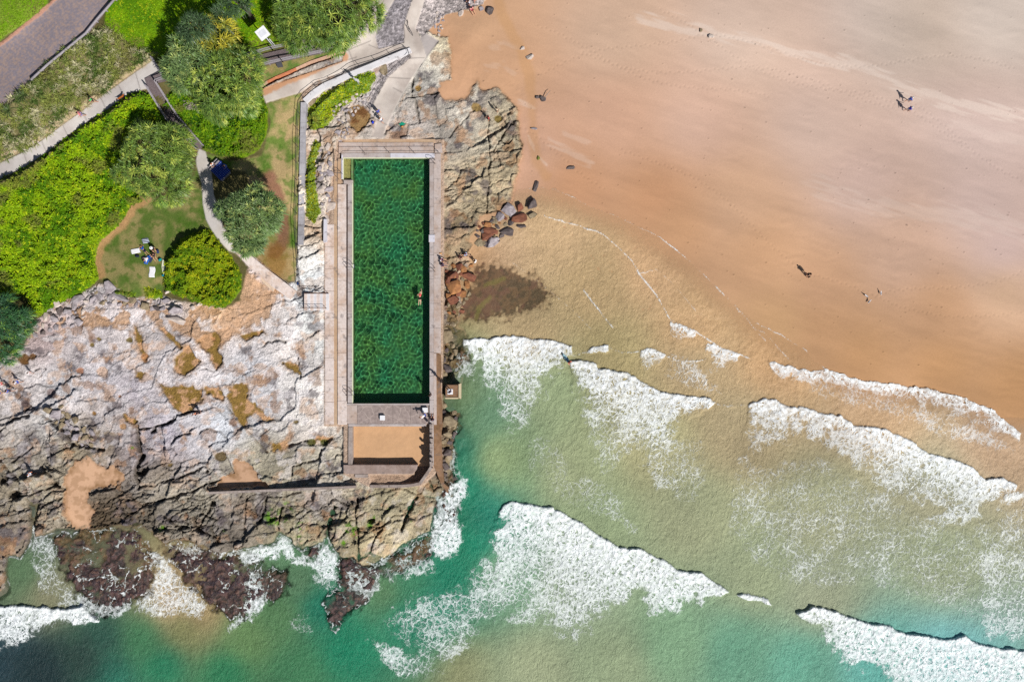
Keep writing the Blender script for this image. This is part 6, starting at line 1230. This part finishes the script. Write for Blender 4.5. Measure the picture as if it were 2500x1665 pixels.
person(1100, 955, 130, 'stand', 'person in navy standing on the white slab of the pier block', top=(40,50,90), legs=(60,40,60), zabs=1.98); person(1073, 925, 200, 'stand', 'person in dark brown on the walkway above the pier block', top=(60,40,36), legs=(50,36,34), zabs=1.65)
person(1389, 884, -50, 'stand', 'wader in coral top in the surf at the end of the first breaker', top=(236,130,110), legs=(90,90,100), zabs=-.35)
def surfboard(u, v, z, L, wd_, rz, c, c2, label, tilt=0):
    e = empty('surfboard', W(u, v, z), label, 'surfboard', None, math.radians(rz)); pts = []
    for i in range(25):
        t = i/24; y = (t-.5)*L; w = wd_/2*math.sin(math.pi*min(1, t*.98+.02))**.55*(1-.25*t*t); pts.append((w, y, .05*(2*t-1)**4))
    out = [(x, y, q) for x, y, q in pts]+[(-x, y, q) for x, y, q in pts[::-1]]; n = len(out); vs = [(x, y, q+.035) for x, y, q in out]+[(x*.9, y, q-.03) for x, y, q in out]
    loc(e, 'deck', MB().add(vs, [tuple(range(n)), tuple(range(2*n-1, n-1, -1))]+[(i, i+n, (i+1) % n+n, (i+1) % n) for i in range(n)]), fm(c, .4))
    loc(e, 'fin', MB().box((0, -L*.42, -.1), (.02, .12, .16)), fm(c2)); return e
surfboard(399, 651, zz(399, 651, .12), 1.9, .52, 2, (222,222,196), (30,40,50), 'cream surfboard lying against the olive mound')
surfboard(1383, 876, .45, 1.6, .45, 35, (150,186,196), (30,40,50), 'pale blue board held by the wader in the surf')
def towel(u, v, a, b, rz, c, label, c2=None, name='towel'):
    z = zz(u, v, .05); e = empty(name, W(u, v, z), label, 'towel', None, math.radians(rz)); r = np.random.RandomState(int(u+v)); nx, ny = 9, 12
    gx, gy = np.meshgrid(np.linspace(-a/2, a/2, nx), np.linspace(-b/2, b/2, ny)); gx = gx+.05*np.sin(gy*5+u)+r.uniform(-.01, .01, gx.shape); gz = .03+.025*r.rand(*gx.shape)
    i = np.arange(nx*ny).reshape(ny, nx); q = np.stack([i[:-1, :-1], i[:-1, 1:], i[1:, 1:], i[1:, :-1]], -1).reshape(-1, 4)
    o = mesh_np('cloth', np.stack([gx, gy, gz], -1), q, fm(c), None, smooth=True); o.parent = e; sm = o.modifiers.new('s', 'SOLIDIFY'); sm.thickness = .02
    if c2:
        for k in range(3): loc(e, 'stripe', MB().box((0, (-1+k)*b*.32, .07), (a*.98, b*.13, .012)), fm(c2))
    return e
towel(331, 613, 1.15, .62, 12, WH, 'white towel left of the picnic group'); towel(371, 664, .75, 1.4, -2, WH, 'long white towel below the picnic group')
towel(355, 588, .85, .62, 8, (214,222,240), 'black and white striped towel above the picnic group', (24,28,44)); towel(358, 638, .5, .75, -15, (30,100,190), 'bright blue towel below the lying person'); towel(367, 634, .45, .7, -40, (52,60,90), 'slate blue towel right of the bright blue one'); towel(351, 630, .6, .5, 30, (30,32,44), 'crumpled black towel left of the lying person')
towel(982, 304, .75, .6, 35, (20,150,120), 'emerald green towel spread on the rock beside the ramp')
towel(728, 692, .3, .4, 20, (30,60,110), 'small blue cloth drying on the white rocks above the steps')
def bag(u, v, a, b, h, rz, c, label, zo=0., name='bag'):
    z = zz(u, v)+zo; e = empty(name, W(u, v, z), label, 'bag', None, math.radians(rz)); r = random.Random(int(u*3+v)); m_ = MB()
    K = 8; vs = []
    for j, (q, s_) in enumerate(((0, .9), (.35, 1.), (.75, .85), (1., .45))):
        for k in range(K): t = 2*math.pi*k/K; vs.append((math.copysign(abs(math.cos(t))**.6, math.cos(t))*a/2*s_*r.uniform(.93, 1.05), math.copysign(abs(math.sin(t))**.6, math.sin(t))*b/2*s_*r.uniform(.93, 1.05), h*q))
    m_.add(vs, [(j*K+k, j*K+(k+1) % K, (j+1)*K+(k+1) % K, (j+1)*K+k) for j in range(3) for k in range(K)]+[tuple(3*K+k for k in range(K))]); loc(e, 'pouch', m_, fm(c), True)
    loc(e, 'strap', MB().tube([(-a*.3, 0, h*.9), (-a*.1, .06, h*1.15), (a*.15, .04, h*1.12), (a*.3, 0, h*.9)], .015, 5), fm(tuple(int(x*.6) for x in c)), True); return e
bag(391, 634, .52, .4, .3, 40, (10,140,140), 'teal bag on the lawn near the surfboard'); bag(385, 614, .35, .62, .25, 10, (40,58,104), 'navy bag right of the picnic group'); bag(335, 625, .6, .38, .22, -5, (34,40,60), 'dark bag below the white towel')
bag(910, 299, .32, .4, .3, 0, (30,60,200), 'blue bag on the round rock by the ramp foot'); bag(399, 672, .45, .35, .2, 10, (20,140,170), 'teal towel bundle at the tail of the surfboard'); bag(982, 310, .3, .25, .2, 0, (214,150,90), 'small orange bag under the green towel'); bag(1075, 619, .42, .34, .25, 0, (206,156,104), 'straw coloured bag on the pool deck above the sitting pair'); bag(1975, 676, .4, .2, .35, 30, (44,30,34), 'dark bag held by the lone person on the wet sand', .35)
# picnic table with benches and patterned cloth
pt = empty('picnic_table', W(538.5, 417, zz(538, 430)), 'picnic table under a dark blue patterned cloth in the pandanus shade', 'picnic table', None, math.radians(-45))
loc(pt, 'table_top', MB().box((0, 0, .73), (1.7, 1.7, .05)), M['timber'])
for sx_ in (-1, 1):
    for sy_ in (-1, 1): loc(pt, 'leg', MB().box((sx_*.6, sy_*.6, .35), (.09, .09, .7)), M['timber'])
for sx_ in (-1, 1): loc(pt, 'bench_seat', MB().box((sx_*1.15, 0, .44), (.3, 1.6, .05)), M['timber'])
for sx_ in (-1, 1):
    for sy_ in (-1, 1): loc(pt, 'bench_leg', MB().box((sx_*1.15, sy_*.6, .21), (.08, .08, .42)), M['timber'])
tcl = empty('tablecloth', W(538.5, 417, zz(538, 430)+.76), 'dark blue cloth with pale spots over the picnic table', 'tablecloth', None, math.radians(-45)); loc(tcl, 'cloth', MB().box((0, 0, .03), (1.78, 1.78, .03)), fm((30,54,140)))
for i in range(7):
    for j in range(7): loc(tcl, 'spot', MB().box(((i-3)*.24, (j-3)*.24, .05), (.07, .07, .008), .78), fm((150,170,220)))
for o_ in [o_ for o_ in tcl.children if o_.name.startswith('spot')][1:]: pass
tb_ = empty('park_bench', W(534, 516, zz(528, 516)), 'teal park bench beside the footpath under the grey green pandanus', 'bench', None, math.radians(22)); TE = fm((20,130,140))
for k in range(3): loc(tb_, 'seat_slat', MB().box((-.18+k*.17, 0, .45), (.14, 1.5, .04)), TE)
for k in range(2): loc(tb_, 'backrest_slat', MB().box((.38, 0, .65+k*.18), (.04, 1.5, .14)), TE)
for k in (-1, 1): loc(tb_, 'leg', MB().box((0, k*.6, .22), (.5, .06, .44)), M['darkrail'])
# dog and gulls
dg = empty('dog', W(298, 241, zz(298, 241)), 'brown dog on the lower edge of the footpath', 'dog', None, math.radians(-60))
D = [((0,-.28,.5),.10),((0,0,.5),.11),((0,.26,.5),.13),((0,.42,.6),.075),((0,.52,.7),.075),((0,.66,.68),.04),((0,-.42,.56),.03),((0,-.6,.62),.018)]; E_ = [(0,1),(1,2),(2,3),(3,4),(4,5),(0,6),(6,7)]
for sx_ in (-1, 1):
    b0 = len(D); D += [((sx_*.09,-.26,.36),.065),((sx_*.1,-.18,.28),.045),((sx_*.1,-.34,.16),.028),((sx_*.1,-.32,.03),.028),((sx_*.09,.26,.34),.05),((sx_*.09,.25,.18),.03),((sx_*.09,.27,.03),.03),((sx_*.05,.5,.78),.025)]
    E_ += [(0,b0),(b0,b0+1),(b0+1,b0+2),(b0+2,b0+3),(2,b0+4),(b0+4,b0+5),(b0+5,b0+6),(4,b0+7)]
skinobj('body', D, E_, fm((170,96,44)), dg, 1)
for u, v, hd_, lb_ in ((2113,722,60,'upper left gull of three standing on the wet sand'),(2121,736,-40,'lowest gull of three standing on the wet sand'),(2149,715,10,'right hand gull of three standing on the wet sand')):
    g = empty('seagull', W(u, v, zz(u, v)), lb_, 'seagull', 'gulls on the wet sand', math.radians(hd_)); g.scale = (1.25,)*3
    skinobj('body', [((0,-.14,.2),.04),((0,0,.21),.075),((0,.1,.26),.05),((0,.15,.34),.035),((0,.2,.34),.03),((0,.26,.335),.012),((0,-.26,.2),.02),((.03,0,.1),.012),((-.03,0,.1),.012),((.03,.02,.01),.012),((-.03,.02,.01),.012)], [(0,1),(1,2),(2,3),(3,4),(4,5),(0,6),(1,7),(1,8),(7,9),(8,10)], fm(WH), g, 1)
    for sx_ in (-1, 1): loc(g, 'wing', MB().add([(sx_*.05, .06, .26), (sx_*.09, 0, .22), (sx_*.05, -.26, .2), (sx_*.01, -.1, .28)], [(0, 1, 2, 3)]), fm((150,154,164)))
